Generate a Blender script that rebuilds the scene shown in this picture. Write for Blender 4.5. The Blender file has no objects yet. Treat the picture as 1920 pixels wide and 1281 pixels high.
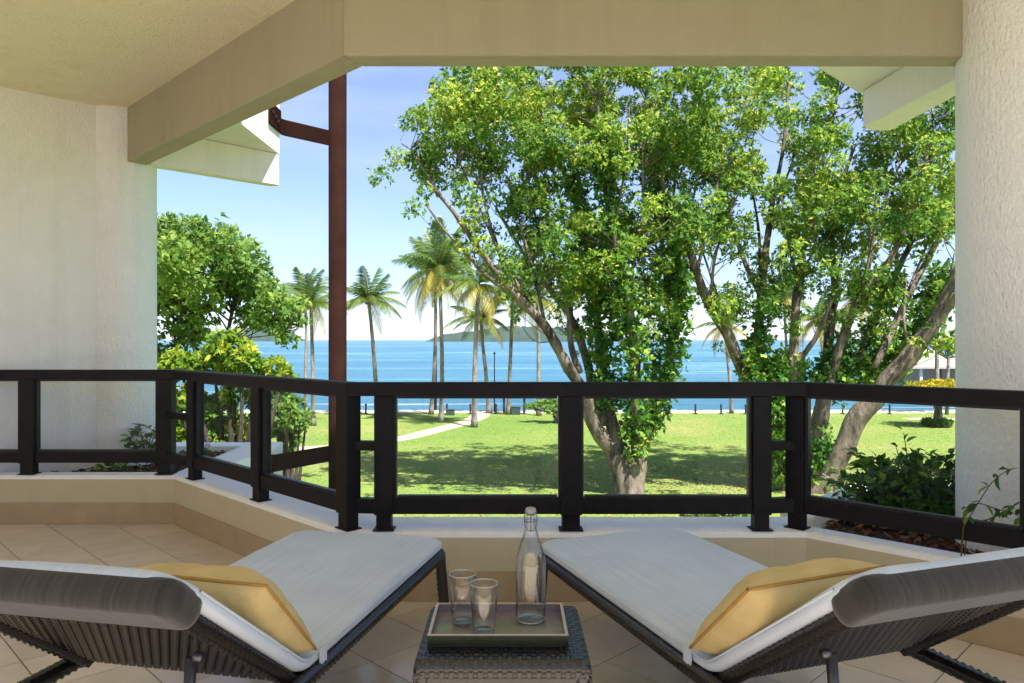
import bpy, math, random
import numpy as np
from mathutils import Vector, Matrix, noise as mnoise

R = math.radians
PI = math.pi
S = bpy.context.scene
C = S.collection

# ------------------------------------------------------------------ camera, sky, sun, exposure
CAM_Z = 1.27
F = 1400.0
HOR = 637.0
cam = bpy.data.cameras.new("camera")
camo = bpy.data.objects.new("camera", cam)
C.objects.link(camo)
camo.location = (0, 0, CAM_Z)
camo.rotation_euler = (R(90), 0, 0)
cam.sensor_width = 36.0
cam.lens = F / 1920 * 36
cam.shift_y = -3.5 / 1920
cam.clip_start = 0.05
cam.clip_end = 40000
S.camera = camo

SUN_DIR = Vector((0.30, -0.42, 0.85)).normalized()
w = bpy.data.worlds.new("World")
S.world = w
w.use_nodes = True
wn, wl = w.node_tree.nodes, w.node_tree.links
bg = wn["Background"]
sky = wn.new("ShaderNodeTexSky")
sky.sky_type = 'NISHITA'
sky.sun_disc = False
sky.sun_elevation = math.asin(SUN_DIR.z)
sky.sun_rotation = math.atan2(SUN_DIR.x, SUN_DIR.y)
sky.air_density = 0.8
sky.dust_density = 0.2
sky.ozone_density = 5.0
# thin streaks of high cloud over the whole sky
tc = wn.new("ShaderNodeTexCoord")
mp = wn.new("ShaderNodeMapping")
mp.inputs['Scale'].default_value = (1.2, 1.2, 7.0)
mp.inputs['Rotation'].default_value = (R(9), R(-6), 0)
nz = wn.new("ShaderNodeTexNoise")
nz.inputs['Scale'].default_value = 2.4
nz.inputs['Detail'].default_value = 7
nz.inputs['Roughness'].default_value = 0.62
cr = wn.new("ShaderNodeValToRGB")
cr.color_ramp.elements[0].position = 0.42
cr.color_ramp.elements[0].color = (0.22, 0.22, 0.22, 1)
cr.color_ramp.elements[1].position = 0.78
cr.color_ramp.elements[1].color = (0.62, 0.62, 0.62, 1)
mx = wn.new("ShaderNodeMix")
mx.data_type = 'RGBA'
mx.inputs['B'].default_value = (3.1, 3.7, 4.2, 1)
wl.new(tc.outputs['Generated'], mp.inputs['Vector'])
wl.new(mp.outputs['Vector'], nz.inputs['Vector'])
wl.new(nz.outputs['Fac'], cr.inputs['Fac'])
wl.new(cr.outputs['Color'], mx.inputs['Factor'])
wl.new(sky.outputs['Color'], mx.inputs['A'])
tint = wn.new("ShaderNodeMix")
tint.data_type = 'RGBA'
tint.blend_type = 'MULTIPLY'
tint.inputs['Factor'].default_value = 1.0
tint.inputs['B'].default_value = (0.88, 0.84, 0.90, 1)      # the lavender cast of humid sea air
wl.new(mx.outputs['Result'], tint.inputs['A'])
wl.new(tint.outputs['Result'], bg.inputs['Color'])
bg.inputs['Strength'].default_value = 0.076

sl = bpy.data.lights.new("sun", 'SUN')
sl.energy = 3.7
sl.angle = R(0.53)
sl.color = (1.0, 0.965, 0.91)
so = bpy.data.objects.new("sun", sl)
C.objects.link(so)
so.rotation_euler = SUN_DIR.to_track_quat('Z', 'Y').to_euler()

S.view_settings.view_transform = 'Standard'
S.view_settings.look = 'None'
S.view_settings.exposure = 1.92
S.view_settings.gamma = 1
S.view_settings.use_curve_mapping = False
S.render.engine = 'CYCLES'
cy = S.cycles
cy.use_denoising = True
cy.max_bounces = 10
cy.diffuse_bounces = 6
cy.glossy_bounces = 4
cy.transmission_bounces = 10
cy.transparent_max_bounces = 16
cy.caustics_reflective = False
cy.caustics_refractive = False
cy.sample_clamp_indirect = 8

rng = np.random.default_rng(7)
random.seed(7)


def at(px, py, d):
    """world point seen at photo pixel (px, py) when it stands d metres ahead"""
    return Vector(((px - 960) / F * d, d, CAM_Z - (py - HOR) / F * d))


GZ = -4.95            # the lawn


def ground_d(py):
    return (CAM_Z - GZ) * F / (py - HOR)


# ------------------------------------------------------------------ materials
def nm(name):
    m = bpy.data.materials.new(name)
    m.use_nodes = True
    nt = m.node_tree
    return m, nt.nodes, nt.links, nt.nodes["Principled BSDF"]


def ramp(n, stops):
    r = n.new("ShaderNodeValToRGB")
    e = r.color_ramp.elements
    while len(e) < len(stops):
        e.new(0.5)
    for el, (p, c) in zip(e, stops):
        el.position = p
        el.color = (*c, 1)
    return r


def noise_node(n, l, scale, detail=4, rough=0.55, coord='Object', vec_scale=None):
    t = n.new("ShaderNodeTexCoord")
    z = n.new("ShaderNodeTexNoise")
    z.inputs['Scale'].default_value = scale
    z.inputs['Detail'].default_value = detail
    z.inputs['Roughness'].default_value = rough
    if vec_scale:
        m = n.new("ShaderNodeMapping")
        m.inputs['Scale'].default_value = vec_scale
        l.new(t.outputs[coord], m.inputs['Vector'])
        l.new(m.outputs['Vector'], z.inputs['Vector'])
    else:
        l.new(t.outputs[coord], z.inputs['Vector'])
    return z


def bump(n, l, src, bsdf, strength, dist):
    b = n.new("ShaderNodeBump")
    b.inputs['Strength'].default_value = strength
    b.inputs['Distance'].default_value = dist
    l.new(src, b.inputs['Height'])
    l.new(b.outputs['Normal'], bsdf.inputs['Normal'])
    return b


def mat_simple(name, col, rough=0.5, metal=0.0, var=0.12, scale=30, bmp=0.0, bdist=0.002, spec=0.5, vec_scale=None):
    m, n, l, b = nm(name)
    z = noise_node(n, l, scale, vec_scale=vec_scale)
    r = ramp(n, [(0.3, tuple(c * (1 - var) for c in col)), (0.7, tuple(min(1, c * (1 + var)) for c in col))])
    l.new(z.outputs['Fac'], r.inputs['Fac'])
    l.new(r.outputs['Color'], b.inputs['Base Color'])
    b.inputs['Roughness'].default_value = rough
    b.inputs['Metallic'].default_value = metal
    b.inputs['Specular IOR Level'].default_value = spec
    if bmp:
        bump(n, l, z.outputs['Fac'], b, bmp, bdist)
    return m


def mat_stucco(name, col, grain=90, strength=0.6, dist=0.006, streak=0.0):
    m, n, l, b = nm(name)
    z1 = noise_node(n, l, 1.3, 5, 0.6)
    z2 = noise_node(n, l, grain, 3, 0.6, vec_scale=(1, 1, 0.55))
    z3 = noise_node(n, l, 9, 4, 0.6)
    r = ramp(n, [(0.25, tuple(c * 0.90 for c in col)), (0.42, tuple(c * 0.98 for c in col)), (0.75, tuple(min(1, c * 1.06) for c in col))])
    a = n.new("ShaderNodeMath")
    a.operation = 'ADD'
    s3 = n.new("ShaderNodeMath")
    s3.operation = 'MULTIPLY'
    s3.inputs[1].default_value = 0.35
    l.new(z3.outputs['Fac'], s3.inputs[0])
    s1 = n.new("ShaderNodeMath")
    s1.operation = 'MULTIPLY'
    s1.inputs[1].default_value = 0.65
    l.new(z1.outputs['Fac'], s1.inputs[0])
    l.new(s1.outputs[0], a.inputs[0])
    l.new(s3.outputs[0], a.inputs[1])
    l.new(a.outputs[0], r.inputs['Fac'])
    # faint run marks down the face
    z4 = noise_node(n, l, 1.0, 6, 0.65, vec_scale=(7, 7, 0.5))
    r4 = ramp(n, [(0.34, (0.90, 0.885, 0.86)), (0.50, (1, 1, 1))])
    l.new(z4.outputs['Fac'], r4.inputs['Fac'])
    m4 = n.new("ShaderNodeMix")
    m4.data_type = 'RGBA'
    m4.blend_type = 'MULTIPLY'
    m4.inputs['Factor'].default_value = 0.5
    l.new(r.outputs['Color'], m4.inputs['A'])
    l.new(r4.outputs['Color'], m4.inputs['B'])
    l.new(m4.outputs['Result'], b.inputs['Base Color'])
    b.inputs['Roughness'].default_value = 0.9
    b.inputs['Specular IOR Level'].default_value = 0.15
    bump(n, l, z2.outputs['Fac'], b, strength, dist)
    return m


def mat_leaf(name, stops, trans=0.35, gloss=0.55):
    """leaf colour varies from leaf to leaf through the mesh attribute 'rnd'"""
    m, n, l, b = nm(name)
    a = n.new("ShaderNodeAttribute")
    a.attribute_name = 'rnd'
    r = ramp(n, stops)
    l.new(a.outputs['Fac'], r.inputs['Fac'])
    l.new(r.outputs['Color'], b.inputs['Base Color'])
    b.inputs['Roughness'].default_value = gloss
    b.inputs['Specular IOR Level'].default_value = 0.25
    t = n.new("ShaderNodeBsdfTranslucent")
    h = n.new("ShaderNodeHueSaturation")
    h.inputs['Value'].default_value = 1.5
    h.inputs['Hue'].default_value = 0.485
    l.new(r.outputs['Color'], h.inputs['Color'])
    l.new(h.outputs['Color'], t.inputs['Color'])
    mxs = n.new("ShaderNodeMixShader")
    mxs.inputs['Fac'].default_value = trans
    l.new(b.outputs[0], mxs.inputs[1])
    l.new(t.outputs[0], mxs.inputs[2])
    l.new(mxs.outputs[0], n["Material Output"].inputs['Surface'])
    return m


def mat_bark(name, dark, light, scale=3.5):
    m, n, l, b = nm(name)
    z = noise_node(n, l, scale, 8, 0.7, vec_scale=(1, 1, 0.35))
    z2 = noise_node(n, l, scale * 5, 6, 0.7, vec_scale=(1, 1, 0.4))
    r = ramp(n, [(0.38, dark), (0.47, tuple(0.6 * p + 0.4 * q for p, q in zip(dark, light))), (0.60, light)])
    l.new(z.outputs['Fac'], r.inputs['Fac'])
    mx = n.new("ShaderNodeMix")
    mx.data_type = 'RGBA'
    mx.blend_type = 'MULTIPLY'
    mx.inputs['Factor'].default_value = 0.6
    r2 = ramp(n, [(0.35, (0.35, 0.33, 0.32)), (0.6, (1, 1, 1))])
    l.new(z2.outputs['Fac'], r2.inputs['Fac'])
    l.new(r.outputs['Color'], mx.inputs['A'])
    l.new(r2.outputs['Color'], mx.inputs['B'])
    l.new(mx.outputs['Result'], b.inputs['Base Color'])
    b.inputs['Roughness'].default_value = 0.9
    bump(n, l, z2.outputs['Fac'], b, 1.0, 0.06)
    return m


M = {}
M['wall'] = mat_stucco("cream_stucco", (0.83, 0.80, 0.785), 70, 0.9, 0.010)
M['column'] = mat_stucco("rough_stucco", (0.86, 0.85, 0.855), 60, 1.0, 0.016)
M['ceiling'] = mat_stucco("ceiling_paint", (0.80, 0.73, 0.52), 60, 0.9, 0.012)
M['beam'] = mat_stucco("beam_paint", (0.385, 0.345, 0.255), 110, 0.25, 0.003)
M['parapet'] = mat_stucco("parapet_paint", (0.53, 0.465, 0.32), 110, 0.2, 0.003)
M['coping'] = mat_stucco("white_coping", (0.88, 0.87, 0.86), 60, 0.7, 0.006)
M['white'] = mat_stucco("white_render", (0.80, 0.77, 0.71), 60, 0.3, 0.005)
M['skirt'] = mat_simple("skirting_tile", (0.38, 0.285, 0.17), 0.35, var=0.1, scale=5)
M['grout'] = mat_simple("grout", (0.10, 0.075, 0.055), 0.9, scale=40)
M['rail'] = mat_simple("dark_rail_paint", (0.011, 0.009, 0.0095), 0.5, spec=0.18, var=0.25, scale=14, bmp=0.12, bdist=0.001, vec_scale=(1, 1, 1))
M['bead'] = mat_simple("bead_paint", (0.022, 0.02, 0.02), 0.4, spec=0.3, var=0.2, scale=20)
M['pole'] = mat_simple("red_oxide_paint", (0.019, 0.0082, 0.0062), 0.8, spec=0.02, var=0.18, scale=6, bmp=0.1, bdist=0.002)
M['bolt'] = mat_simple("bolt_steel", (0.06, 0.03, 0.025), 0.5, metal=0.5)
M['wick'] = mat_simple("dark_wicker", (0.013, 0.0095, 0.008), 0.25, var=0.35, scale=60, spec=0.9)
M['steel'] = mat_simple("grey_metal", (0.16, 0.15, 0.15), 0.35, metal=0.8, var=0.1)
M['stainless'] = mat_simple("bright_steel", (0.6, 0.6, 0.6), 0.25, metal=1.0, var=0.05)
M['traywood'] = mat_simple("tray_lacquer", (0.20, 0.145, 0.135), 0.14, var=0.2, scale=10, spec=1.0)
M['traywood'].node_tree.nodes["Principled BSDF"].inputs['Coat Weight'].default_value = 0.3
M['trayedge'] = mat_simple("tray_raw_edge", (0.50, 0.40, 0.33), 0.4, var=0.1, scale=60)
M['trayside'] = mat_simple("tray_green", (0.012, 0.021, 0.006), 0.4, var=0.3, scale=50, vec_scale=(1, 1, 6))
M['mulch'] = mat_leaf("mulch_chips", [(0.0, (0.035, 0.014, 0.010)), (0.5, (0.11, 0.042, 0.03)), (1.0, (0.26, 0.13, 0.09))], 0.0, 0.9)
M['soil'] = mat_simple("soil", (0.045, 0.025, 0.018), 0.95, var=0.4, scale=20, bmp=0.8, bdist=0.02)
M['bark'] = mat_bark("grey_bark", (0.026, 0.017, 0.012), (0.30, 0.23, 0.175), 1.6)
M['barkp'] = mat_bark("palm_bark", (0.10, 0.085, 0.075), (0.34, 0.30, 0.27), 2.0)
M['barkd'] = mat_bark("dark_bark", (0.03, 0.022, 0.017), (0.12, 0.09, 0.07), 3.0)
M['leaf'] = mat_leaf("tree_leaves", [(0.0, (0.038, 0.115, 0.022)), (0.40, (0.115, 0.235, 0.034)), (0.70, (0.29, 0.40, 0.052)), (1.0, (0.58, 0.57, 0.11))], 0.52)
M['ivy'] = mat_leaf("climber_leaves", [(0.0, (0.028, 0.095, 0.016)), (0.45, (0.11, 0.25, 0.034)), (0.8, (0.27, 0.42, 0.050)), (1.0, (0.46, 0.54, 0.07))], 0.38, 0.35)
M['leafl'] = mat_leaf("soft_green_leaves", [(0.0, (0.048, 0.12, 0.022)), (0.5, (0.13, 0.24, 0.042)), (1.0, (0.32, 0.42, 0.075))], 0.45)
M['leafy'] = mat_leaf("yellow_green_leaves", [(0.0, (0.05, 0.13, 0.016)), (0.50, (0.14, 0.25, 0.022)), (0.8, (0.34, 0.40, 0.034)), (1.0, (0.52, 0.51, 0.05))], 0.45)
M['leafo'] = mat_leaf("golden_leaves", [(0.0, (0.12, 0.16, 0.01)), (0.5, (0.38, 0.32, 0.012)), (1.0, (0.60, 0.46, 0.02))], 0.3)
M['leafd'] = mat_leaf("dark_glossy_leaves", [(0.0, (0.026, 0.080, 0.012)), (0.6, (0.080, 0.185, 0.026)), (1.0, (0.20, 0.31, 0.04))], 0.35, 0.45)
M['frond'] = mat_leaf("palm_leaflets", [(0.0, (0.025, 0.075, 0.022)), (0.45, (0.075, 0.145, 0.030)), (0.75, (0.22, 0.24, 0.05)), (1.0, (0.50, 0.37, 0.07))], 0.35, 0.4)
M['petal'] = mat_simple("magenta_petals", (0.45, 0.05, 0.36), 0.6)
M['stem'] = mat_simple("stems", (0.09, 0.06, 0.035), 0.8, scale=40)
M['path'] = mat_simple("sandy_paving", (0.44, 0.35, 0.24), 0.9, var=0.08, scale=3)
M['prom'] = mat_simple("pale_paving", (0.66, 0.56, 0.45), 0.9, var=0.1, scale=2)
M['darkmetal'] = mat_simple("black_iron", (0.012, 0.012, 0.016), 0.5)
M['roofs'] = mat_simple("grey_shingles", (0.36, 0.29, 0.25), 0.9, var=0.25, scale=2.5, vec_scale=(1, 1, 6))
M['pillarwhite'] = mat_simple("white_paint", (0.72, 0.68, 0.65), 0.6)
M['concrete'] = mat_simple("concrete", (0.40, 0.36, 0.31), 0.9, var=0.1, scale=3)


def mat_tile():
    m, n, l, b = nm("beige_floor_tile")
    z = noise_node(n, l, 5, 6, 0.65)
    oi = n.new("ShaderNodeObjectInfo")
    r = ramp(n, [(0.25, (0.60, 0.505, 0.41)), (0.75, (0.72, 0.62, 0.52))])
    l.new(z.outputs['Fac'], r.inputs['Fac'])
    h = n.new("ShaderNodeHueSaturation")
    mr = n.new("ShaderNodeMapRange")
    mr.inputs['To Min'].default_value = 0.93
    mr.inputs['To Max'].default_value = 1.06
    l.new(oi.outputs['Random'], mr.inputs['Value'])
    l.new(mr.outputs['Result'], h.inputs['Value'])
    l.new(r.outputs['Color'], h.inputs['Color'])
    l.new(h.outputs['Color'], b.inputs['Base Color'])
    b.inputs['Roughness'].default_value = 0.16
    b.inputs['Specular IOR Level'].default_value = 0.7
    z2 = noise_node(n, l, 25, 3)
    bump(n, l, z2.outputs['Fac'], b, 0.05, 0.002)
    return m


M['tile'] = mat_tile()


def mat_fabric(name, ca, cb, freq=70):
    """woven outdoor canvas, fine uneven stripes along the bed"""
    m, n, l, b = nm(name)
    t = n.new("ShaderNodeTexCoord")
    mp = n.new("ShaderNodeMapping")
    mp.inputs['Scale'].default_value = (freq, 2.2, 2.2)
    z = n.new("ShaderNodeTexNoise")
    z.inputs['Scale'].default_value = 1.0
    z.inputs['Detail'].default_value = 5
    l.new(t.outputs['Object'], mp.inputs['Vector'])
    l.new(mp.outputs['Vector'], z.inputs['Vector'])
    r = ramp(n, [(0.3, ca), (0.7, cb)])
    l.new(z.outputs['Fac'], r.inputs['Fac'])
    z3 = noise_node(n, l, 3.5, 4)
    r3 = ramp(n, [(0.3, (0.86, 0.86, 0.87)), (0.7, (1, 1, 1))])
    l.new(z3.outputs['Fac'], r3.inputs['Fac'])
    mx = n.new("ShaderNodeMix")
    mx.data_type = 'RGBA'
    mx.blend_type = 'MULTIPLY'
    mx.inputs['Factor'].default_value = 1
    l.new(r.outputs['Color'], mx.inputs['A'])
    l.new(r3.outputs['Color'], mx.inputs['B'])
    l.new(mx.outputs['Result'], b.inputs['Base Color'])
    b.inputs['Roughness'].default_value = 0.85
    b.inputs['Sheen Weight'].default_value = 0.25
    z2 = noise_node(n, l, 5, 5, 0.6)
    bump(n, l, z2.outputs['Fac'], b, 0.35, 0.02)
    return m


M['fabric'] = mat_fabric("striped_canvas", (0.52, 0.595, 0.69), (0.64, 0.71, 0.80), 150)
M['hood_shade'] = mat_fabric("canvas_painted_shade", (0.008, 0.007, 0.006), (0.036, 0.031, 0.027), 110)  # mattress hood canvas, the shade on its back painted in as dark colour
M['yellow'] = mat_simple("ochre_cloth", (0.60, 0.455, 0.20), 0.9, var=0.10, scale=9, bmp=0.6, bdist=0.02)
M['piping'] = mat_simple("ochre_piping", (0.40, 0.22, 0.05), 0.85)


def mat_glass_pane():
    m, n, l, b = nm("clear_pane")
    n.remove(b)
    t = n.new("ShaderNodeBsdfTransparent")
    t.inputs['Color'].default_value = (0.955, 0.97, 0.965, 1)
    g = n.new("ShaderNodeBsdfGlossy")
    g.inputs['Roughness'].default_value = 0.01
    f = n.new("ShaderNodeFresnel")
    f.inputs['IOR'].default_value = 1.45
    ge = n.new("ShaderNodeNewGeometry")
    mu = n.new("ShaderNodeMath")
    mu.operation = 'MULTIPLY'
    iv = n.new("ShaderNodeMath")
    iv.operation = 'SUBTRACT'
    iv.inputs[0].default_value = 1.0
    l.new(ge.outputs['Backfacing'], iv.inputs[1])
    f.inputs['IOR'].default_value = 1.36
    l.new(f.outputs[0], mu.inputs[0])
    iv2 = n.new("ShaderNodeMath")
    iv2.operation = 'MULTIPLY'
    iv2.inputs[1].default_value = 0.5
    l.new(iv.outputs[0], iv2.inputs[0])
    l.new(iv2.outputs[0], mu.inputs[1])
    ms = n.new("ShaderNodeMixShader")
    l.new(mu.outputs[0], ms.inputs['Fac'])
    l.new(t.outputs[0], ms.inputs[1])
    l.new(g.outputs[0], ms.inputs[2])
    l.new(ms.outputs[0], n["Material Output"].inputs['Surface'])
    return m


M['pane'] = mat_glass_pane()


def mat_glass(name, floor, edge, tintc=(0.985, 0.99, 0.985)):
    """thin blown glass: clear face on, shiny towards its outline"""
    m, n, l, b = nm(name)
    n.remove(b)
    t = n.new("ShaderNodeBsdfTransparent")
    g = n.new("ShaderNodeBsdfGlossy")
    g.inputs['Roughness'].default_value = 0.015
    lw = n.new("ShaderNodeLayerWeight")
    lw.inputs['Blend'].default_value = 0.5
    pw = n.new("ShaderNodeMath")
    pw.operation = 'POWER'
    pw.inputs[1].default_value = 3.0
    l.new(lw.outputs['Facing'], pw.inputs[0])
    rt = ramp(n, [(0.0, tintc), (0.55, tuple(c * 0.97 for c in tintc)), (1.0, (0.42, 0.45, 0.44))])
    l.new(lw.outputs['Facing'], rt.inputs['Fac'])
    l.new(rt.outputs['Color'], t.inputs['Color'])
    ma = n.new("ShaderNodeMath")
    ma.operation = 'MULTIPLY_ADD'
    ma.inputs[1].default_value = edge
    ma.inputs[2].default_value = floor
    l.new(pw.outputs[0], ma.inputs[0])
    ms = n.new("ShaderNodeMixShader")
    l.new(ma.outputs[0], ms.inputs['Fac'])
    l.new(t.outputs[0], ms.inputs[1])
    l.new(g.outputs[0], ms.inputs[2])
    l.new(ms.outputs[0], n["Material Output"].inputs['Surface'])
    return m


M['glass'] = mat_glass("thin_clear_glass", 0.055, 0.75)
M['glassrim'] = mat_glass("glass_rim", 0.6, 0.4)
for nd in M['glassrim'].node_tree.nodes:
    if nd.type == 'BSDF_GLOSSY':
        nd.inputs['Roughness'].default_value = 0.35


def mat_lawn():
    m, n, l, b = nm("lawn_grass")
    z1 = noise_node(n, l, 0.10, 5, 0.6)
    z2 = noise_node(n, l, 1.6, 6, 0.7)
    z3 = noise_node(n, l, 7, 5, 0.75)
    r1 = ramp(n, [(0.32, (0.110, 0.190, 0.038)), (0.50, (0.168, 0.225, 0.052)), (0.60, (0.225, 0.235, 0.075)), (0.72, (0.34, 0.275, 0.12))])
    ad = n.new("ShaderNodeMath")
    ad.operation = 'MULTIPLY_ADD'
    ad.inputs[1].default_value = 0.35
    l.new(z2.outputs['Fac'], ad.inputs[0])
    sb = n.new("ShaderNodeMath")
    sb.operation = 'MULTIPLY'
    sb.inputs[1].default_value = 0.66
    l.new(z1.outputs['Fac'], sb.inputs[0])
    l.new(sb.outputs[0], ad.inputs[2])
    l.new(ad.outputs[0], r1.inputs['Fac'])
    r3 = ramp(n, [(0.3, (0.76, 0.79, 0.76)), (0.65, (1.08, 1.08, 1.0))])
    l.new(z3.outputs['Fac'], r3.inputs['Fac'])
    mx = n.new("ShaderNodeMix")
    mx.data_type = 'RGBA'
    mx.blend_type = 'MULTIPLY'
    mx.inputs['Factor'].default_value = 1
    l.new(r1.outputs['Color'], mx.inputs['A'])
    l.new(r3.outputs['Color'], mx.inputs['B'])
    l.new(mx.outputs['Result'], b.inputs['Base Color'])
    b.inputs['Roughness'].default_value = 0.95
    b.inputs['Specular IOR Level'].default_value = 0.1
    bump(n, l, z3.outputs['Fac'], b, 0.6, 0.05)
    return m


M['lawn'] = mat_lawn()


def mat_sea():
    m, n, l, b = nm("sea_water")
    t = n.new("ShaderNodeTexCoord")

    def nz(scale, vs, detail):
        mp = n.new("ShaderNodeMapping")
        mp.inputs['Scale'].default_value = vs
        z = n.new("ShaderNodeTexNoise")
        z.inputs['Scale'].default_value = scale
        z.inputs['Detail'].default_value = detail
        z.inputs['Roughness'].default_value = 0.6
        l.new(t.outputs['Object'], mp.inputs['Vector'])
        l.new(mp.outputs['Vector'], z.inputs['Vector'])
        return z
    big = nz(0.0045, (0.25, 1.0, 1), 5)       # long drifting bands of paler water
    mid = nz(0.05, (0.35, 1.0, 1), 6)
    rip = nz(0.55, (0.6, 1.0, 1), 7)
    r = ramp(n, [(0.38, (0.012, 0.085, 0.150)), (0.52, (0.026, 0.132, 0.200)), (0.62, (0.12, 0.25, 0.305))])
    mm = n.new("ShaderNodeMix")
    mm.data_type = 'FLOAT'
    mm.inputs['Factor'].default_value = 0.45
    l.new(big.outputs['Fac'], mm.inputs['A'])
    l.new(mid.outputs['Fac'], mm.inputs['B'])
    l.new(mm.outputs['Result'], r.inputs['Fac'])
    # broken foam lines, thinning out away from the shore
    fo = nz(0.22, (0.10, 1.0, 1), 6)
    fr = ramp(n, [(0.60, (0, 0, 0)), (0.70, (1, 1, 1))])
    l.new(fo.outputs['Fac'], fr.inputs['Fac'])
    sx = n.new("ShaderNodeSeparateXYZ")
    l.new(t.outputs['Object'], sx.inputs[0])
    mr = n.new("ShaderNodeMapRange")
    mr.inputs['From Min'].default_value = 64
    mr.inputs['From Max'].default_value = 190
    mr.inputs['To Min'].default_value = 0.65
    mr.inputs['To Max'].default_value = 0.0
    l.new(sx.outputs['Y'], mr.inputs['Value'])
    fm = n.new("ShaderNodeMath")
    fm.operation = 'MULTIPLY'
    l.new(fr.outputs['Color'], fm.inputs[0])
    l.new(mr.outputs['Result'], fm.inputs[1])
    fx = n.new("ShaderNodeMix")
    fx.data_type = 'RGBA'
    fx.inputs['B'].default_value = (0.42, 0.46, 0.50, 1)
    l.new(fm.outputs[0], fx.inputs['Factor'])
    l.new(r.outputs['Color'], fx.inputs['A'])
    l.new(fx.outputs['Result'], b.inputs['Base Color'])
    b.inputs['Roughness'].default_value = 0.22
    b.inputs['IOR'].default_value = 1.33
    b.inputs['Specular IOR Level'].default_value = 0.045
    ad = n.new("ShaderNodeMath")
    ad.operation = 'ADD'
    l.new(mid.outputs['Fac'], ad.inputs[0])
    l.new(rip.outputs['Fac'], ad.inputs[1])
    bump(n, l, ad.outputs[0], b, 0.9, 1.6)
    return m


M['sea'] = mat_sea()
M['island'] = mat_simple("wooded_island", (0.012, 0.036, 0.020), 0.95, var=0.45, scale=0.035)


# ------------------------------------------------------------------ mesh helpers
class MB:
    def __init__(s):
        s.v, s.f, s.r = [], [], None

    def add(s, verts, faces):
        o = len(s.v)
        s.v.extend(tuple(p) for p in verts)
        s.f.extend(tuple(i + o for i in f) for f in faces)

    def box(s, cx, cy, cz, sx, sy, sz, rz=0.0):
        c, q = math.cos(rz), math.sin(rz)
        vs = []
        for dz in (-1, 1):
            for dx, dy in ((-1, -1), (1, -1), (1, 1), (-1, 1)):
                x, y = dx * sx / 2, dy * sy / 2
                vs.append((cx + x * c - y * q, cy + x * q + y * c, cz + dz * sz / 2))
        s.add(vs, [(3, 2, 1, 0), (4, 5, 6, 7), (0, 1, 5, 4), (1, 2, 6, 5), (2, 3, 7, 6), (3, 0, 4, 7)])

    def prism(s, poly, z0, z1):
        n = len(poly)
        vs = [(x, y, z0) for x, y in poly] + [(x, y, z1) for x, y in poly]
        area = sum(poly[i][0] * poly[(i + 1) % n][1] - poly[(i + 1) % n][0] * poly[i][1] for i in range(n))
        fs = [(i, (i + 1) % n, n + (i + 1) % n, n + i) for i in range(n)]
        fs += [tuple(range(n - 1, -1, -1)), tuple(range(n, 2 * n))]
        if area < 0:
            fs = [f[::-1] for f in fs]
        s.add(vs, fs)

    def tube(s, pts, radii, n=8, caps=True, wob=0.0, weave=0.0):
        pts = [Vector(p) for p in pts]
        if not hasattr(radii, '__len__'):
            radii = [radii] * len(pts)
        o = len(s.v)
        ref = Vector((0, 0, 1))
        t0 = (pts[1] - pts[0]).normalized()
        if abs(t0.dot(ref)) > 0.9:
            ref = Vector((1, 0, 0))
        nrm = (ref - t0 * ref.dot(t0)).normalized()
        for i, p in enumerate(pts):
            t = (pts[min(i + 1, len(pts) - 1)] - pts[max(i - 1, 0)]).normalized()
            nrm = (nrm - t * nrm.dot(t)).normalized()
            bi = t.cross(nrm)
            for k in range(n):
                a = 2 * PI * k / n
                r = radii[i]
                if wob:
                    q = p + (nrm * math.cos(a) + bi * math.sin(a)) * r
                    r *= 1 + wob * mnoise.noise(q * (0.9 / max(r, 0.05)) * 0.35 + Vector((3.1, 1.7, 0)))
                if weave:
                    r += weave * (1 if ((i // 2) + k) % 2 else -1)
                s.v.append(tuple(p + (nrm * math.cos(a) + bi * math.sin(a)) * r))
        for i in range(len(pts) - 1):
            for k in range(n):
                a, b = o + i * n + k, o + i * n + (k + 1) % n
                s.f.append((a, b, b + n, a + n))
        if caps:
            s.f.append(tuple(o + k for k in range(n - 1, -1, -1)))
            e = o + (len(pts) - 1) * n
            s.f.append(tuple(e + k for k in range(n)))

    def lathe(s, prof, n=40, closed=False):
        """prof: (r, z) points turned about z; closed joins last to first"""
        o = len(s.v)
        for r, z in prof:
            for k in range(n):
                a = 2 * PI * k / n
                s.v.append((r * math.cos(a), r * math.sin(a), z))
        m = len(prof)
        for i in range(m if closed else m - 1):
            j = (i + 1) % m
            for k in range(n):
                a, b = o + i * n + k, o + i * n + (k + 1) % n
                c, d = o + j * n + (k + 1) % n, o + j * n + k
                s.f.append((a, b, c, d))

    def build(s, name, mat, parent=None, smooth=False, bevel=0.0, sharp=40, loc=None):
        me = bpy.data.meshes.new(name)
        me.from_pydata(s.v, [], s.f)
        me.update()
        if mat:
            me.materials.append(mat)
        if smooth:
            me.polygons.foreach_set('use_smooth', [True] * len(me.polygons))
        o = bpy.data.objects.new(name, me)
        C.objects.link(o)
        if parent:
            o.parent = parent
        if loc:
            o.location = loc
        if bevel:
            md = o.modifiers.new("edge", 'BEVEL')
            md.width = bevel
            md.segments = 2
            md.limit_method = 'ANGLE'
            md.angle_limit = R(40)
            md.harden_normals = False
        return o


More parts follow.
